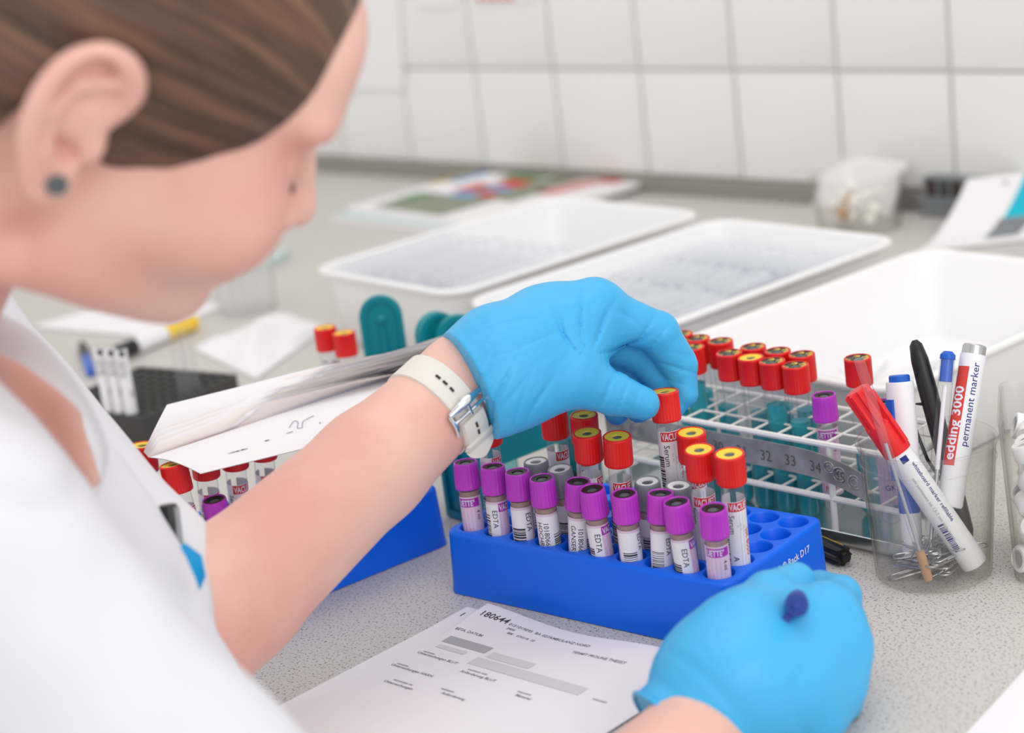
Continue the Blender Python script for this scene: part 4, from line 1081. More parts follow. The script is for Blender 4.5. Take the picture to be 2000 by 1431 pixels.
form_print(f1, at1, wA, 205, [('0151019095  BA 027AMBULANZ NORD', 3.6, 28, 13), ('2400', 3, 30, 17), ('BM .  070318  20', 3, 34, 21), ('TERMIT PROLINE THESIST', 3.4, 84, 22), ('BETA, DATUM', 3.4, 2, 31), ('uuuuuuu', 2.6, 6, 61), ('Untersuchungen BLUT', 3.4, 4, 64), ('uuuuuuu', 2.6, 4, 80), ('Untersuchungen HARN', 3.4, 2, 83),
                             ('xxxxxxx uuu', 2.8, 46, 66), ('Anforderung BLUT', 3.4, 44, 70), ('xxxxxxx', 2.8, 90, 73), ('Material', 3.4, 92, 77), ('xxxxxxxx uu', 2.8, 18, 96), ('Untersuchungen', 3.4, 14, 100), ('xxxxxxx', 2.8, 50, 91), ('Anforderung', 3.4, 54, 95), ('xxxxxxx', 2.8, 132, 60)], 'ink_soft', True)
form_print(f1, at1, wA, 205, [('180644', 7.5, 4, 13)], 'ink')
form_print(f1, at1, wA, 205, [(6, 38, 40, 46)], 'ink_grey')
for it in ((44, 42, 76, 49), (40, 51, 122, 60), (8, 49, 30, 53)): form_print(f1, at1, wA, 205, [it], 'ink_pale')
form_print(f2, at2, wA, 200, [('1', 7, 4, 12)], 'ink')
q0, q1 = U(1880, 1440, .5), U(2005, 1304, .5); e_ = nrm(q1-q0); n_ = V3(e_[1], -e_[0], 0); q0 = q0-e_*190
c = [q0+e_*290, q0+e_*290+n_*205, q0+n_*205, q0]
o_ = sum(c)/4; mb = MB(); mb.loft([[p-o_ for p in c[::-1]], [p-o_+V3(0, 0, .3) for p in c[::-1]]], True, True)
tag(put('paper_sheet', mb.mesh('paper_sheet', 'paper', smooth=False), loc=o_), 'corner of a white sheet at the lower right', 'paper')
# ------------------------------------------------------------------ paper pad resting on the left rack's caps
e2 = LE2; H0 = U(290, 893, 110); H1 = H0+e2*196
pad = empty('paper_pad', 'pad of curled paper sheets lying across the rear blue rack', 'paper pad', H0)
NS = 11
tf0, tf1 = U(356, 824, 121)-H0, U(900, 694, 120)-H0; tb0, tb1 = U(326, 790, 131)-H0, U(905, 647, 127)-H0
for i in range(NS):
    f = i/(NS-1); ff = f+0.035*math.sin(i*2.1)*(0 < i < NS-1)
    rows = []
    for k in range(25):
        t = k/24; h_ = e2*(196*t)-LE1*(0.55*i)+V3(0, 0, 0.25*i)
        tip = (tf0*(1-ff)+tb0*ff)*(1-t)+(tf1*(1-ff)+tb1*ff)*t+V3(0, 0, (1.5*math.sin(t*6+i*1.3)+1.0*math.sin(t*13+i*2.1))*t*(0.3+t))
        n_ = nrm(np.cross(e2, tip-h_)); n_ = n_ if n_[2] > 0 else -n_
        rows.append([h_*(1-s_)+tip*s_+n_*(6.0*math.sin(math.pi*s_**0.8)*(1-0.5*t)*(0.4+0.6*f)) for s_ in np.linspace(0, 1, 11)])
    mb = MB(); mb.loft(rows, closed=False); mb.loft([[p-V3(0, 0, 0.35) for p in r_][::-1] for r_ in rows], closed=False)
    put('sheet', mb.mesh('sheet', 'paper' if i % 3 else 'paper_warm', sharp=80), pad)
g0 = U(392, 926, 107)-H0; g1 = U(590, 878, 107)-H0
A0 = V3(0, 0, 0)+LE1*2; A1 = e2*196+LE1*2; B0 = g0; B1 = B0+(g1-g0)*2.6
rows = []
for k in range(13):
    t = k/12; p = A0*(1-t)+A1*t; q = B0*(1-t)+B1*t; rows.append([p*(1-s_)+q*s_+V3(0, 0, 2.2*math.sin(math.pi*s_)+0.5) for s_ in np.linspace(0, 1, 9)])
mb = MB(); mb.loft(rows, closed=False); mb.loft([[p-V3(0, 0, .4) for p in r_][::-1] for r_ in rows], closed=False)
fl = put('hanging_sheet', mb.mesh('hanging_sheet', 'paper', sharp=80), pad)
def flap_pt(t, s_, dz=0.9): return (A0*(1-t)+A1*t)*(1-s_)+(B0*(1-t)+B1*t)*s_+V3(0, 0, 2.2*math.sin(math.pi*s_)+dz)
def flap_text(s, size, t0, s0, m):
    vs, fs = text2d(s, size, 0.02); mb = MB(); mb.add([flap_pt(t0+x/196, s0-y/60) for x, y in vs], fs); put('print', mb.mesh('print', m, smooth=False), fl)
flap_text('THERMOMED', 2.4, 0.16, 0.72, 'ink'); flap_text('MA', 2.4, 0.31, 0.66, 'ink'); flap_text('LDH', 2.4, 0.40, 0.62, 'ink'); flap_text('K', 2.6, 0.53, 0.6, 'ink_blue'); flap_text('PT4', 2.6, 0.60, 0.6, 'ink')
def smooth2(P, m=6):
    P = [np.array(p, float) for p in P]; out = []
    for i in range(len(P)-1):
        p0, p1, p2, p3 = P[max(i-1, 0)], P[i], P[i+1], P[min(i+2, len(P)-1)]
        for k in range(m):
            f = k/m; out.append(0.5*((2*p1)+(-p0+p2)*f+(2*p0-5*p1+4*p2-p3)*f*f+(-p0+3*p1-3*p2+p3)*f**3))
    return out+[P[-1]]
mb = MB(); sg = [(0.43, .5), (.47, .34), (.475, .42), (.45, .58), (.465, .60), (.48, .50), (.50, .42), (.545, .36)]
mb.sweep([flap_pt(t, 0.1+s_*.8, 1.1) for t, s_ in smooth2(sg)], 0.16, 5); put('signature', mb.mesh('signature', 'ink_blue'), fl)

# ------------------------------------------------------------------ the person
def rot3(a, b, c):
    ca, sa, cb, sb, cc, sc = math.cos(a), math.sin(a), math.cos(b), math.sin(b), math.cos(c), math.sin(c)
    return np.array([[ca, -sa, 0], [sa, ca, 0], [0, 0, 1]]) @ np.array([[cb, 0, sb], [0, 1, 0], [-sb, 0, cb]]) @ np.array([[1, 0, 0], [0, cc, -sc], [0, sc, cc]])
HR = rot3(math.radians(65), math.radians(35), math.radians(17)); HC = D(160, 148, 750); HS = 0.95
HM = Matrix(((*(HR[0]), HC[0]*K), (*(HR[1]), HC[1]*K), (*(HR[2]), HC[2]*K), (0, 0, 0, 1)))
def hw(*p): return HR@(np.array(p, float)*HS)+HC
PERSON = empty('person', 'seated person in white coat and blue gloves sorting tubes', 'person', (-230, -420, 0))
def person_part(name, me, M=None):
    o = put(name, me); o.parent = PERSON; o.matrix_parent_inverse = Matrix.Translation((0.23, 0.42, 0)); 
    if M is not None: o.matrix_basis = M
    return o
WRL = D(905, 745, 1045); FML = D(452, 1160, 962); ELL = D(335, 1262, 938)
SHL = V3(-330, -268, 222); SHR = D(-100, 1052, 668); NB = V3(-226, -368, 258)
ELR = D(780, 2010, 720); WRR = D(1362, 1436, 895)
FWD = V3(math.cos(54.5*DEG), math.sin(54.5*DEG), 0)
def torso(S, g, k):
    S.cone(SHL, NB-V3(0, 0, 30), 58+g, 60+g, k); S.cone(SHR, NB-V3(0, 0, 40), 44+g, 50+g, k)
    S.cone(NB-V3(0, 0, 75)+FWD*8, V3(-300, -520, -140), 92+g, 125+g, k)
    S.cone(SHL*.75+NB*.25-V3(0, 0, 70)+FWD*10, SHR*.6+NB*.4-V3(0, 0, 70)+FWD*10, 70+g, 66+g, k)
S = SDF((-440, -660, -40), (130, 10, 520), 2.9)
# head: ellipsoids are given in head coordinates (x to the face, y to the left ear, z to the crown)
def he(c, r, k, op='add'): S.ell(hw(*c), np.array(r)*HS, k, op, HR)
def hcn(a, b, ra, rb, k, op='add'): S.cone(hw(*a), hw(*b), ra*HS, rb*HS, k, op)
he((2, 0, 44), (93, 73, 82), 0); he((52, 0, -8), (48, 56, 74), 18); he((30, 0, -30), (50, 60, 52), 16)
for sg in (-1, 1):
    hcn((-2, sg*47, -68), (76, sg*14, -69), 15, 14, 18); he((66, sg*46, -16), (30, 26, 30), 14); he((82, sg*34, 36), (14, 24, 9), 12)
he((80, 0, -69), (15, 18, 13), 12)
he((74, 0, -40), (24, 28, 22), 12)
he((80, 0, 55), (20, 50, 34), 16)
for sg in (-1, 1): he((97, sg*30, 14), (12, 15, 10), 8, 'sub'); he((83, sg*31, 13), (12, 14, 12), 5)
hcn((97, 0, 24), (112, 0, -8), 6.5, 8.5, 8); he((112, 0, -13), (11, 11, 9), 6)
for sg in (-1, 1): he((105, sg*11, -18), (8, 6.5, 6.5), 4)
he((97, 0, -42), (9, 22, 5), 5); he((95, 0, -51), (9, 19, 6), 5)
hcn((-20, -69, 2), (-20, -73, 6), 12, 9, 8); hcn((-11, -86, -2), (-6, -50, -1), 6, 4, 2, 'sub'); hcn((-8, 72, 0), (-8, 80, 4), 16, 12, 10)
S.cone(hw(-40, 0, -14), NB-V3(0, 0, 20), 46, 55, 20); hcn((62, 0, -68), (-20, 0, -62), 17, 34, 18)
torso(S, -9, 30)
S.cone(NB+V3(0, 0, 10), D(92, 812, 876), 44, 15, 8); S.cone(D(92, 812, 876), D(178, 938, 866), 15, 5, 5)
S.cone(SHL, ELL, 46, 40, 14)
S.cone(ELL, FML, 39, 37, 10); S.cone(FML, FML*.42+WRL*.58, 37, 31, 8); S.cone(FML*.42+WRL*.58, WRL, 31, 26.5, 8); S.cone(WRL, D(1010, 700, 1052), 26.5, 24, 6)
S.cone(SHR, ELR, 40, 40, 14); S.cone(ELR, ELR*.35+WRR*.65, 42, 30, 10); S.cone(ELR*.35+WRR*.65, WRR, 30, 25, 8); S.cone(WRR, D(1420, 1335, 912), 25, 25, 6)
vb, fb_ = S.nets()
# right ear at a finer pitch, same skin
EL_ = SDF((-40, -106, -48), (34, -58, 52), 1.0)
hx = [(6, -74, 2), (13, -77, 14), (14, -81, 26), (6, -85, 35), (-7, -88, 36), (-18, -90, 27), (-22, -90, 12), (-20, -88, -4), (-13, -84, -18), (-4, -80, -29), (4, -77, -28), (7, -75, -18)]
hx = [((0.88*x-1), y, 0.93*z) for x, y, z in hx]
def smooth_path(P, m=4):
    P = [np.array(p, float) for p in P]; out = []
    for i in range(len(P)-1):
        p0, p1, p2, p3 = P[max(i-1, 0)], P[i], P[i+1], P[min(i+2, len(P)-1)]
        for k in range(m):
            f = k/m; out.append(0.5*((2*p1)+(-p0+p2)*f+(2*p0-5*p1+4*p2-p3)*f*f+(-p0+3*p1-3*p2+p3)*f**3))
    return out+[P[-1]]
hx = smooth_path(hx)
EL_.ell((-5, -77, 4), (16, 7, 29), 0)
for i in range(len(hx)-1):
    r0 = 4.3; EL_.cone(hx[i], hx[i+1], r0, r0, 2)
EL_.ell((0, -79, -24), (8.5, 5.5, 10), 4)
EL_.ell((-6, -90, 16), (12, 8, 17), 3, 'sub'); EL_.ell((-1, -86, -4), (9.5, 15, 12), 3, 'sub'); EL_.cone((0, -76, -3), (6, -58, -2), 5.5, 4, 2, 'sub')
for a_, b_ in (((4, -82, 24), (-9, -84, 18)), ((-9, -84, 18), (-14, -85, 4)), ((-14, -85, 4), (-9, -83, -12)), ((-9, -83, -12), (-2, -80, -18))): EL_.cone(a_, b_, 3.4, 3.6, 3)
EL_.ell((9, -77, -5), (5, 5, 7), 3)
EL_.cone((0, -62, 0), (-2, -72, 2), 13, 11, 6)
ve, fe = EL_.nets(); ve = ((ve+V3(-11, 0, 1))*HS)@HR.T+HC
body = person_part('body', np_mesh('body', [(vb, fb_, 0), (ve, fe, 0)], ['skin'], 2))
# eyes, brows and lips
mb = MB()
def oval(mb, c, r, n=14, m=10):
    loops = []
    for i in range(1, m):
        t = math.pi*i/m; loops.append([hw(c[0]+r[0]*math.sin(t)*math.cos(p), c[1]+r[1]*math.sin(t)*math.sin(p), c[2]+r[2]*math.cos(t)) for p in np.linspace(0, 2*math.pi, n, endpoint=False)])
    mb.loft(loops, True, True)
for sg in (-1, 1):
    mb = MB(); oval(mb, (86.0, sg*31, 8), (6, 11, 4)); person_part('eye', mb.mesh('eye', 'marker_white'))
    mb = MB(); mb.sweep([hw(98-abs(t)*9, sg*(16+t*34), 30+4*math.sin(t*2.4)) for t in np.linspace(0, 1, 9)], [1.5*HS+1.2*math.sin(t*3) for t in np.linspace(0.1, 1, 9)], 8); person_part('eyebrow', mb.mesh('eyebrow', 'hair'))
    mb = MB(); mb.sweep([hw(97.5-t*5, sg*(20+t*22), 4.5+1.0*math.sin(t*3)) for t in np.linspace(0, 1, 9)], 0.8, 6); person_part('eyelashes', mb.mesh('eyelashes', 'dark_brown'))
mb = MB(); oval(mb, (102, 0, -42), (3.0, 14, 3.2)); oval(mb, (100, 0, -49), (3.4, 12, 4)); person_part('lips', mb.mesh('lips', 'lip'))
# ear stud
mb = MB(); mb.lathe([(0.5, -3), (0.6, 0), (4.0, 0.2), (4.3, 1.0), (3.9, 2.0), (2.6, 2.2), (2.2, 1.8)], 24, cap1=True)
es = hw(-9.5, -85.5, -21); stud = person_part('ear_stud', mb.mesh('ear_stud', 'rubber_grey')); stud.matrix_basis = frame(es, HR@V3(0.12, -1, -.05), V3(0, 0, 1))
# hair: shell over the skull with a hairline, locks running back to a knot
Hh = SDF((-150, -95, -75), (112, 95, 150), 2.2)
Hh.ell((1, 0, 45), (99, 79.5, 88), 0); Hh.ell((-30, 0, 0), (62, 74, 66), 14)
sl, X, Y, Z = Hh.region(Hh.lo, Hh.lo+Hh.h*Hh.n)
xl = np.array([-150, -95, -66, -40, -25, -5, 10, 28, 48, 72, 90, 112]); zl = np.array([-48, -46, -42, -30, 18, 10, -18, -20, -4, 34, 72, 96.])
line = np.interp(np.broadcast_to(X, Hh.g.shape), xl, zl)
line = line+np.clip((np.abs(Y)-40)/40, -1, 0)*np.where(X > 40, -10, 0)
g = Hh.g; d2 = (line-Z)*0.7; kk = 7.0; hh = np.clip(0.5-0.5*(d2-g)/kk, 0, 1); Hh.g = (d2+(g-d2)*hh+kk*hh*(1-hh)).astype(np.float32)
Hh.ell((-118, 0, 34), (36, 38, 38), 8)
Hh.disp(lambda P: 0.55*np.sin(np.arctan2(P[:, 2]-25, P[:, 1])*52+2.2*np.sin(P[:, 0]*.03+P[:, 2]*.02))*np.clip((60-P[:, 0])/60, 0, 1)+0.5*np.sin(np.arctan2(P[:, 2]-25, P[:, 1])*17+1.5*np.sin(P[:, 0]*.03))*np.clip((80-P[:, 0])/60, 0, 1))
vh, fh = Hh.nets()
hm = MATS['hair']; nt = hm.node_tree; N_ = nt.nodes.new; lk = nt.links.new
def math_node(op, a_, b_):
    n = N_('ShaderNodeMath'); n.operation = op
    for i, q in enumerate((a_, b_)):
        if isinstance(q, (int, float)): n.inputs[i].default_value = q
        else: lk(q, n.inputs[i])
    return n.outputs[0]
tc_ = N_('ShaderNodeTexCoord'); sx_ = N_('ShaderNodeSeparateXYZ'); lk(tc_.outputs['Object'], sx_.inputs[0])
th_ = math_node('ARCTAN2', math_node('SUBTRACT', sx_.outputs['Z'], 0.022), sx_.outputs['Y'])   # strands run from the forehead back to the knot
cb_ = N_('ShaderNodeCombineXYZ'); lk(math_node('MULTIPLY', th_, 15.0), cb_.inputs[0]); lk(math_node('MULTIPLY', sx_.outputs['X'], 9.0), cb_.inputs[1])
nz_ = N_('ShaderNodeTexNoise'); nz_.inputs['Scale'].default_value = 1.0; nz_.inputs['Detail'].default_value = 6.0; nz_.inputs['Roughness'].default_value = 0.62; lk(cb_.outputs[0], nz_.inputs['Vector'])
rmp = N_('ShaderNodeValToRGB'); lk(nz_.outputs['Fac'], rmp.inputs['Fac']); lk(rmp.outputs['Color'], nt.nodes['Principled BSDF'].inputs['Base Color'])
rmp.color_ramp.elements[0].position = 0.30; rmp.color_ramp.elements[0].color = (*srgb((54, 40, 34)), 1)
rmp.color_ramp.elements[1].position = 0.72; rmp.color_ramp.elements[1].color = (*srgb((144, 110, 86)), 1)
e_ = rmp.color_ramp.elements.new(0.5); e_.color = (*srgb((92, 68, 54)), 1)
bp_ = N_('ShaderNodeBump'); bp_.inputs['Strength'].default_value = 0.5; bp_.inputs['Distance'].default_value = 0.002; lk(nz_.outputs['Fac'], bp_.inputs['Height']); lk(bp_.outputs['Normal'], nt.nodes['Principled BSDF'].inputs['Normal'])
hair = person_part('hair', np_mesh('hair', [(vh*HS, fh, 0)], ['hair'], 1)); hair.matrix_basis = HM
# coat
Cg = SDF((-460, -680, -60), (140, -60, 330), 3.6)
torso(Cg, 0, 34)
slL = SHL+(ELL-SHL)*0.80; slR = SHR+(ELR-SHR)*0.86
Cg.cone(SHL, slL, 60, 56, 20); Cg.cone(SHR, slR, 49, 47, 20)
Cg.cone(D(165, 943, 900), D(310, 1175, 905), 25, 25, 14)
Cg.cone(D(262, 1295, 880), D(480, 1565, 850), 38, 40, 20)
for dd_ in (0, 14, 28, 42):
    Cg.cone(D(-60, 690, 800+dd_), D(135, 856, 812+dd_), 27, 13, 3, 'sub'); Cg.cone(D(135, 856, 812+dd_), D(188, 952, 822+dd_), 13, 4, 3, 'sub')
Cg.cone(NB-V3(0, 0, 10), NB+V3(20, 20, 120), 62, 80, 8, 'sub')
def folds(P):
    
    c1 = (1-np.abs(np.sin(P@nrm(V3(0.5, 0.3, 0.8))*0.045+1.1*sines(P, 5, 0.02, 3))))**3
    return 2.4*sines(P, 3, 0.034, 5)+1.5+1.2*sines(P, 9, 0.09, 4)+4.5*c1
Cg.disp(folds)
vc, fc = Cg.nets()
coat = person_part('coat', np_mesh('coat', [(vc, fc, 0)], ['coat'], 2))
def strip(name, outer, inner, m, th=2.0, n=24):
    """cloth band between two edge curves"""
    def crv(P, t):
        P = np.array(P); s_ = t*(len(P)-1); i = min(int(s_), len(P)-2); f = s_-i
        p0, p1, p2, p3 = P[max(i-1, 0)], P[i], P[i+1], P[min(i+2, len(P)-1)]
        return 0.5*((2*p1)+(-p0+p2)*f+(2*p0-5*p1+4*p2-p3)*f*f+(-p0+3*p1-3*p2+p3)*f**3)
    A = [crv(outer, i/n) for i in range(n+1)]; B = [crv(inner, i/n) for i in range(n+1)]; rows = []; rows2 = []
    for a_, b_ in zip(A, B):
        nn = nrm(CAM-(a_+b_)/2); rows.append([a_*(1-s_)+b_*s_+nn*(th+5*math.sin(math.pi*s_)) for s_ in np.linspace(0, 1, 9)]); rows2.append([a_*(1-s_)+b_*s_+nn*(5*math.sin(math.pi*s_)-th*.2) for s_ in np.linspace(0, 1, 9)])
    mb = MB(); mb.loft([r_+q_[::-1] for r_, q_ in zip(rows, rows2)], True, True)
    return person_part(name, mb.mesh(name, m, sharp=70))
strip('collar', [D(-60, 565, 850), D(5, 612, 846), D(72, 655, 842), D(150, 745, 842), D(204, 845, 842), D(210, 905, 840), D(190, 968, 832)],
      [D(-60, 668, 822), D(0, 690, 818), D(60, 722, 815), D(150, 795, 816), D(192, 870, 818), D(200, 920, 820), D(188, 968, 822)], 'coat')
strip('lapel', [D(-80, 660, 786), D(0, 745, 792), D(70, 815, 796), D(140, 900, 802), D(190, 970, 812), D(222, 1060, 818)],
      [D(-140, 780, 770), D(-60, 850, 780), D(20, 930, 784), D(90, 1020, 790), D(150, 1090, 800), D(190, 1130, 806)], 'coat')
# pens in the breast pocket
for nm, lb, a_, b_, r_, m_ in (('pocket_pen', 'black pen clipped to the breast pocket of the coat', D(343, 1110, 908), D(328, 985, 905), 5.0, 'black'),):
    rt = empty(nm, lb, 'pen', M=frame(a_, b_-a_, tocam(a_))); L = float(np.linalg.norm(b_-a_))
    stack_rod(rt, [('barrel', m_, [(r_*.8, 0), (r_, 2), (r_, L-2), (r_*.8, L)], None)])
    mb = MB(); mb.box((r_-.4, -1.4, L-30), (r_+1.6, 1.4, L-1)); put('clip', mb.mesh('clip', 'silver'), rt).rotation_euler = (0, 0, 0.7)
mb = MB(); c0 = [D(362, 1060, 868), D(394, 1084, 868), D(402, 1124, 868), D(392, 1150, 868)]; c1 = [D(352, 1066, 864), D(366, 1092, 864), D(382, 1128, 864), D(390, 1152, 864)]
mb.loft([[a_, b_, b_+V3(1, -1, .5), a_+V3(1, -1, .5)] for a_, b_ in zip(c0, c1)], True, True); person_part('pocket_trim', mb.mesh('pocket_trim', 'lightblue'))

# ------------------------------------------------------------------ left glove pinching the lifted tube
def Dl(x, y, d): return D(x, y, d-9)
G = SDF(np.min([Dl(860, 900, 1000), Dl(860, 520, 1000), Dl(1380, 850, 1150), Dl(1380, 540, 1150), Dl(1380, 850, 1000), Dl(860, 850, 1150), Dl(860, 540, 1150)], 0)-8,
        np.max([Dl(860, 900, 1000), Dl(860, 520, 1000), Dl(1380, 850, 1150), Dl(1380, 540, 1150), Dl(1380, 850, 1000), Dl(860, 850, 1150), Dl(860, 540, 1150)], 0)+8, 1.1)
WC = Dl(925, 742, 1044); ax = nrm(Dl(985, 712, 1050)-Dl(880, 760, 1040)); view = nrm(CAM-WC); view = nrm(view-ax*(view@ax))
mcp = [Dl(1163, 603, 1072), Dl(1150, 643, 1093), Dl(1128, 682, 1111), Dl(1098, 716, 1124)]
G.cone(Dl(880, 760, 1040), Dl(985, 712, 1050), 29.5, 31, 0)
for p_, r_ in zip(mcp, (16, 15.5, 15, 14)): G.cone(Dl(985, 712, 1052), p_, 29, r_, 12)
G.cone(mcp[0], mcp[1], 15, 15, 8); G.cone(mcp[1], mcp[2], 15, 14.5, 8); G.cone(mcp[2], mcp[3], 14.5, 13.5, 8)
G.ell(Dl(1075, 655, 1072), (30, 30, 30), 14)
fing = [[mcp[0], Dl(1285, 648, 1086), Dl(1327, 714, 1096), Dl(1335, 768, 1097)], [mcp[1], Dl(1258, 694, 1106), Dl(1302, 748, 1105), Dl(1312, 792, 1098)],
        [mcp[2], Dl(1222, 730, 1124), Dl(1256, 772, 1120), Dl(1248, 800, 1108)], [mcp[3], Dl(1180, 757, 1133), Dl(1210, 785, 1128), Dl(1205, 806, 1116)]]
for P_, rr in zip(fing, ((15, 12.2, 10.6, 8.8), (14.5, 11.6, 10, 8.6), (14, 11, 9.6, 8.2), (12.5, 9.6, 8.4, 7.4))):
    for i in range(3): G.cone(P_[i], P_[i+1], rr[i], rr[i+1], 3.0 if i else 6.0)
th = [Dl(980, 758, 1038), Dl(1108, 737, 1049), Dl(1200, 768, 1060), Dl(1256, 788, 1066)]
G.cone(th[0], th[1], 26, 17.5, 12); G.cone(th[1], th[2], 17.5, 12, 5); G.cone(th[2], th[3], 12, 9.4, 3)
G.cone(Dl(1118, 690, 1056), Dl(1165, 650, 1074), 14, 12, 14)
G.cone(Dl(925, 800, 1032), Dl(945, 842, 1034), 12, 6, 8)
ax = nrm(Dl(985, 712, 1050)-Dl(880, 760, 1040)); cut = Dl(918, 750, 1042)
G.half(cut-ax*1.0, ax, 0, 'sub')
def wrinkle(P):
    q = P-CAM; w_ = q@FW; sx = 1000+F_PX*(q@RT)/w_; sy = 715.5-F_PX*(q@UPV)/w_
    nz = sines(P, 4, 0.09, 4); crease = lambda x: (1-np.abs(np.sin(x)))**4
    def spot(cx, cy, rx, ry): return np.exp(-((sx-cx)/rx)**2-((sy-cy)/ry)**2)
    out = 0.25*sines(P, 12, 0.12, 4)
    th_ = np.arctan2(sy-705, sx-1150); r_ = np.hypot(sx-1150, sy-705)
    out += 1.5*np.exp(-((r_-70)/48)**2)*(th_ < -0.2)*(th_ > -2.6)*crease(th_*5.5+0.8*nz)          # fan from the thumb web
    out += 1.3*spot(975, 770, 45, 60)*crease((sx*0.9+sy*0.25)/15+1.2*nz)                             # gathered cuff
    out += 1.2*spot(1075, 775, 95, 32)*crease((sx*0.75+sy*0.5)/16+1.4*nz)                            # heel of the thumb
    out += 0.8*spot(1000, 655, 70, 40)*crease((sy*0.9+sx*0.35)/17+1.2*nz)
    out += 1.0*spot(1195, 765, 45, 45)*crease((sx*0.9+sy*0.3)/10+1.0*nz)
    out += 0.9*spot(1270, 650, 40, 45)*crease((sx*0.8+sy*0.55)/11+1.0*nz)+0.8*spot(1325, 720, 40, 30)*crease((sy-0.2*sx)/9+0.8*nz)
    out += 0.7*spot(1215, 620, 40, 30)*crease((sx*0.7-sy*0.4)/12+nz)
    return 1.9*out
G.disp(wrinkle)
vg, fg = G.nets()
person_part('glove', np_mesh('glove', [(vg, fg, 0)], ['glove'], 1))
mb = MB(); rr = []
for i in range(40):
    a_ = 2*math.pi*i/40; u_ = view*math.cos(a_)+np.cross(ax, view)*math.sin(a_); rr.append(cut+ax*0.6+u_*(28.9+0.5*math.sin(a_*4)))
mb.sweep(rr, 1.3, 8, closed=True); person_part('glove_cuff', mb.mesh('glove_cuff', 'glove'))

# ------------------------------------------------------------------ right glove holding a pen
pts = [D(1200, 1540, 860), D(1200, 1540, 930), D(1240, 1440, 870), D(1720, 1440, 870), D(1240, 1060, 870), D(1720, 1060, 870), D(1240, 1440, 1000), D(1720, 1440, 1000), D(1240, 1060, 1010), D(1720, 1060, 1010)]
lo_ = np.min(pts, 0); lo_[2] = max(lo_[2], 0.5)
G2 = SDF(lo_, np.max(pts, 0), 1.5)
wr2 = D(1372, 1395, 905)
m2 = [D(1612, 1200, 935), D(1634, 1264, 930), D(1624, 1332, 925), D(1588, 1394, 915)]
G2.cone(D(1270, 1500, 896), D(1420, 1340, 908), 28, 31, 0)
for p_, r_ in zip(m2, (15, 15, 15, 15)): G2.cone(D(1440, 1330, 914), p_, 30, r_, 16)
for i in range(3): G2.cone(m2[i], m2[i+1], 15, 15, 8)
G2.ell(D(1520, 1310, 915), (30, 30, 24), 16)
f2_ = [[m2[0], D(1640, 1165, 962), D(1600, 1145, 985)], [m2[1], D(1652, 1218, 965), D(1612, 1194, 985)], [m2[2], D(1648, 1288, 955), D(1620, 1260, 970)], [m2[3], D(1640, 1370, 940), D(1600, 1330, 955)]]
for P_ in f2_:
    G2.cone(P_[0], P_[1], 14, 11, 6); G2.cone(P_[1], P_[2], 11, 9, 3)
t2 = [D(1410, 1320, 912), D(1446, 1232, 918), D(1502, 1165, 938), D(1556, 1134, 958)]
G2.cone(t2[0], t2[1], 28, 18.5, 14); G2.cone(t2[1], t2[2], 18.5, 13, 6); G2.cone(t2[2], t2[3], 13, 10, 3)
G2.cone(D(1475, 1240, 920), D(1600, 1225, 930), 18, 15, 14)
ax2 = nrm(D(1420, 1340, 908)-D(1325, 1440, 899)); cut2 = D(1322, 1437, 899)
G2.half(cut2, ax2, 0, 'sub')
PEN0 = D(1556, 1182, 893)
G2.disp(lambda P: 1.0*np.exp(-(((P-cut2)@ax2-12)/16)**2)*np.maximum(0, np.sin(((P-cut2)@ax2)*0.35+sines(P, 21, .05, 3)))+0.3*sines(P, 22, 0.09, 4))
vg, fg = G2.nets()
person_part('glove', np_mesh('glove', [(vg, fg, 0)], ['glove'], 2))
mb = MB(); rr = []
v2 = nrm(CAM-cut2)
v2 = nrm(v2-ax2*(v2@ax2))
for i in range(36):
    a_ = 2*math.pi*i/36; rr.append(cut2+(v2*math.cos(a_)+np.cross(ax2, v2)*math.sin(a_))*(28.4+.5*math.sin(4*a_)))
mb.sweep(rr, 1.4, 8, closed=True); person_part('glove_cuff', mb.mesh('glove_cuff', 'glove'))
pt_ = U(1560, 1128, 1.0); dp = nrm(PEN0-pt_)
pe = empty('writing_pen', 'dark blue pen held upright in the gloved writing hand', 'pen', M=frame(pt_, dp, tocam(pt_)))
L = float(np.linalg.norm(PEN0-pt_))
stack_rod(pe, [('tip', 'silver', [(0.4, 0), (2.4, 8)], None), ('barrel', 'pen_navy', [(2.6, 8), (4.8, 22), (5.6, L-12), (5.9, L-2), (5.2, L)], None), ('end_button', 'pen_navy', [(2.2, L-0.5), (2.2, L+3), (1.6, L+3.6)], None)])
mb = MB(); mb.box((4.8, -2.2, L-40), (9.6, 2.2, L-4)); o = put('clip', mb.mesh('clip', 'pen_navy'), pe); o.rotation_euler = (0, 0, 2.6)

# ------------------------------------------------------------------ wristwatch
wc = FML*0.125+WRL*0.875; axw = nrm(WRL-FML); vw = tocam(wc); vw = nrm(vw-axw*(vw@axw)); dw = np.cross(axw, vw)      # around the wrist
if dw@UPV > 0: dw = -dw
watch = empty('wristwatch', 'white leather watch strap with steel buckle on the bare wrist', 'watch', wc)
RW = 29.0
def wpt(phi, s_, r): return (vw*math.cos(phi)+dw*math.sin(phi))*r+axw*s_
def strap(a0, a1, r, w0, w1, th=2.0, n=40):
    loops = []
    for i in range(n+1):
        f = i/n; p = a0+(a1-a0)*f; w = w0+(w1-w0)*f
        loops.append([wpt(p, -w/2, r), wpt(p, -w/2+1, r+th), wpt(p, w/2-1, r+th), wpt(p, w/2, r)])
    mb = MB(); mb.loft(loops, True, True); return mb
sm = put('strap', strap(-170*DEG, 68*DEG, RW-1.5, 21, 18).mesh('strap', 'strap', sharp=50), watch)
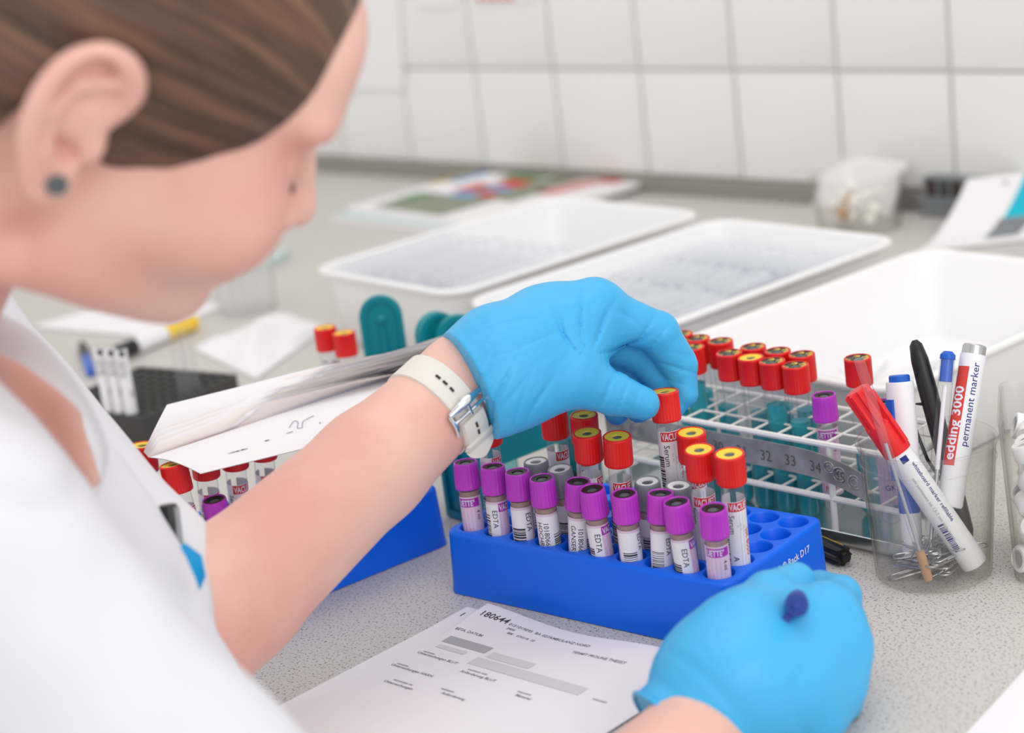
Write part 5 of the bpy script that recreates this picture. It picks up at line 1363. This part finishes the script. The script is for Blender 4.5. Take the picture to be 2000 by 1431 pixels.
put('strap', strap(40*DEG, 170*DEG, RW-2.2, 18, 18).mesh('strap', 'strap', sharp=50), watch)
tail = strap(34*DEG, 78*DEG, RW+1.0, 18, 18, 2.0, 14); put('strap_tail', tail.mesh('strap_tail', 'strap', sharp=50), watch)
for ph in (-22, -12, -2, 44, 54):
    mb = MB(); n_ = wpt(ph*DEG, 0, 1); mb.sweep([wpt(ph*DEG-0.05, 0, RW+(0.9 if ph < 20 else 3.1)), wpt(ph*DEG+0.05, 0, RW+(0.9 if ph < 20 else 3.1))], 0.75, 8); put('strap_hole', mb.mesh('strap_hole', 'dark_brown'), sm)
mb = MB()
mb.sweep([wpt(17*DEG, -12, RW+2.2), wpt(16*DEG, -6, RW+3.2), wpt(15*DEG, 0, RW+4.0), wpt(16*DEG, 6, RW+3.2), wpt(17*DEG, 12, RW+2.2)], [1.6, 2.3, 3.2, 2.3, 1.6], 10)
for s_ in (-12, 12): mb.sweep([wpt(17*DEG, s_, RW+2.2), wpt(30*DEG, s_, RW+2.6), wpt(42*DEG, s_, RW+1.2)], 1.5, 8)
mb.sweep([wpt(26*DEG, -12, RW+3.4), wpt(26*DEG, 12, RW+3.4)], 1.1, 8)
bk_ = put('buckle', mb.mesh('buckle', 'chrome'), watch)
mb = MB(); mb.sweep([wpt(30*DEG, 0, RW+3.4), wpt(16*DEG, 0, RW+5.4)], 0.9, 8); put('buckle_pin', mb.mesh('buckle_pin', 'chrome'), bk_)
put('keeper_loop', strap(62*DEG, 70*DEG, RW+2.6, 21, 21, 2.0, 6).mesh('keeper_loop', 'strap', sharp=50), watch)
loops = []
for f in np.linspace(0, 1, 7):
    w = 18*(1-f**1.6)+3; c = wpt((72+12*f)*DEG, 0, RW+3+5*f)
    loops.append([c-axw*w/2, c-axw*w/2+wpt(76*DEG, 0, 2), c+axw*w/2+wpt(76*DEG, 0, 2), c+axw*w/2])
mb = MB(); mb.loft(loops, True, True); put('strap_tail', mb.mesh('strap_tail', 'strap', sharp=50), watch)
mb = MB(); c = wpt(math.pi, 0, RW-1); ex_ = axw; ey_ = wpt(-90*DEG, 0, 1); ez_ = -vw
mb.lathe([(14, 0), (17, 1), (17.5, 5), (16, 8), (15, 8.2)], 32, cap0=True, cap1=True)
put('watch_case', mb.mesh('watch_case', 'chrome'), watch, M=frame(c, ez_, ex_))
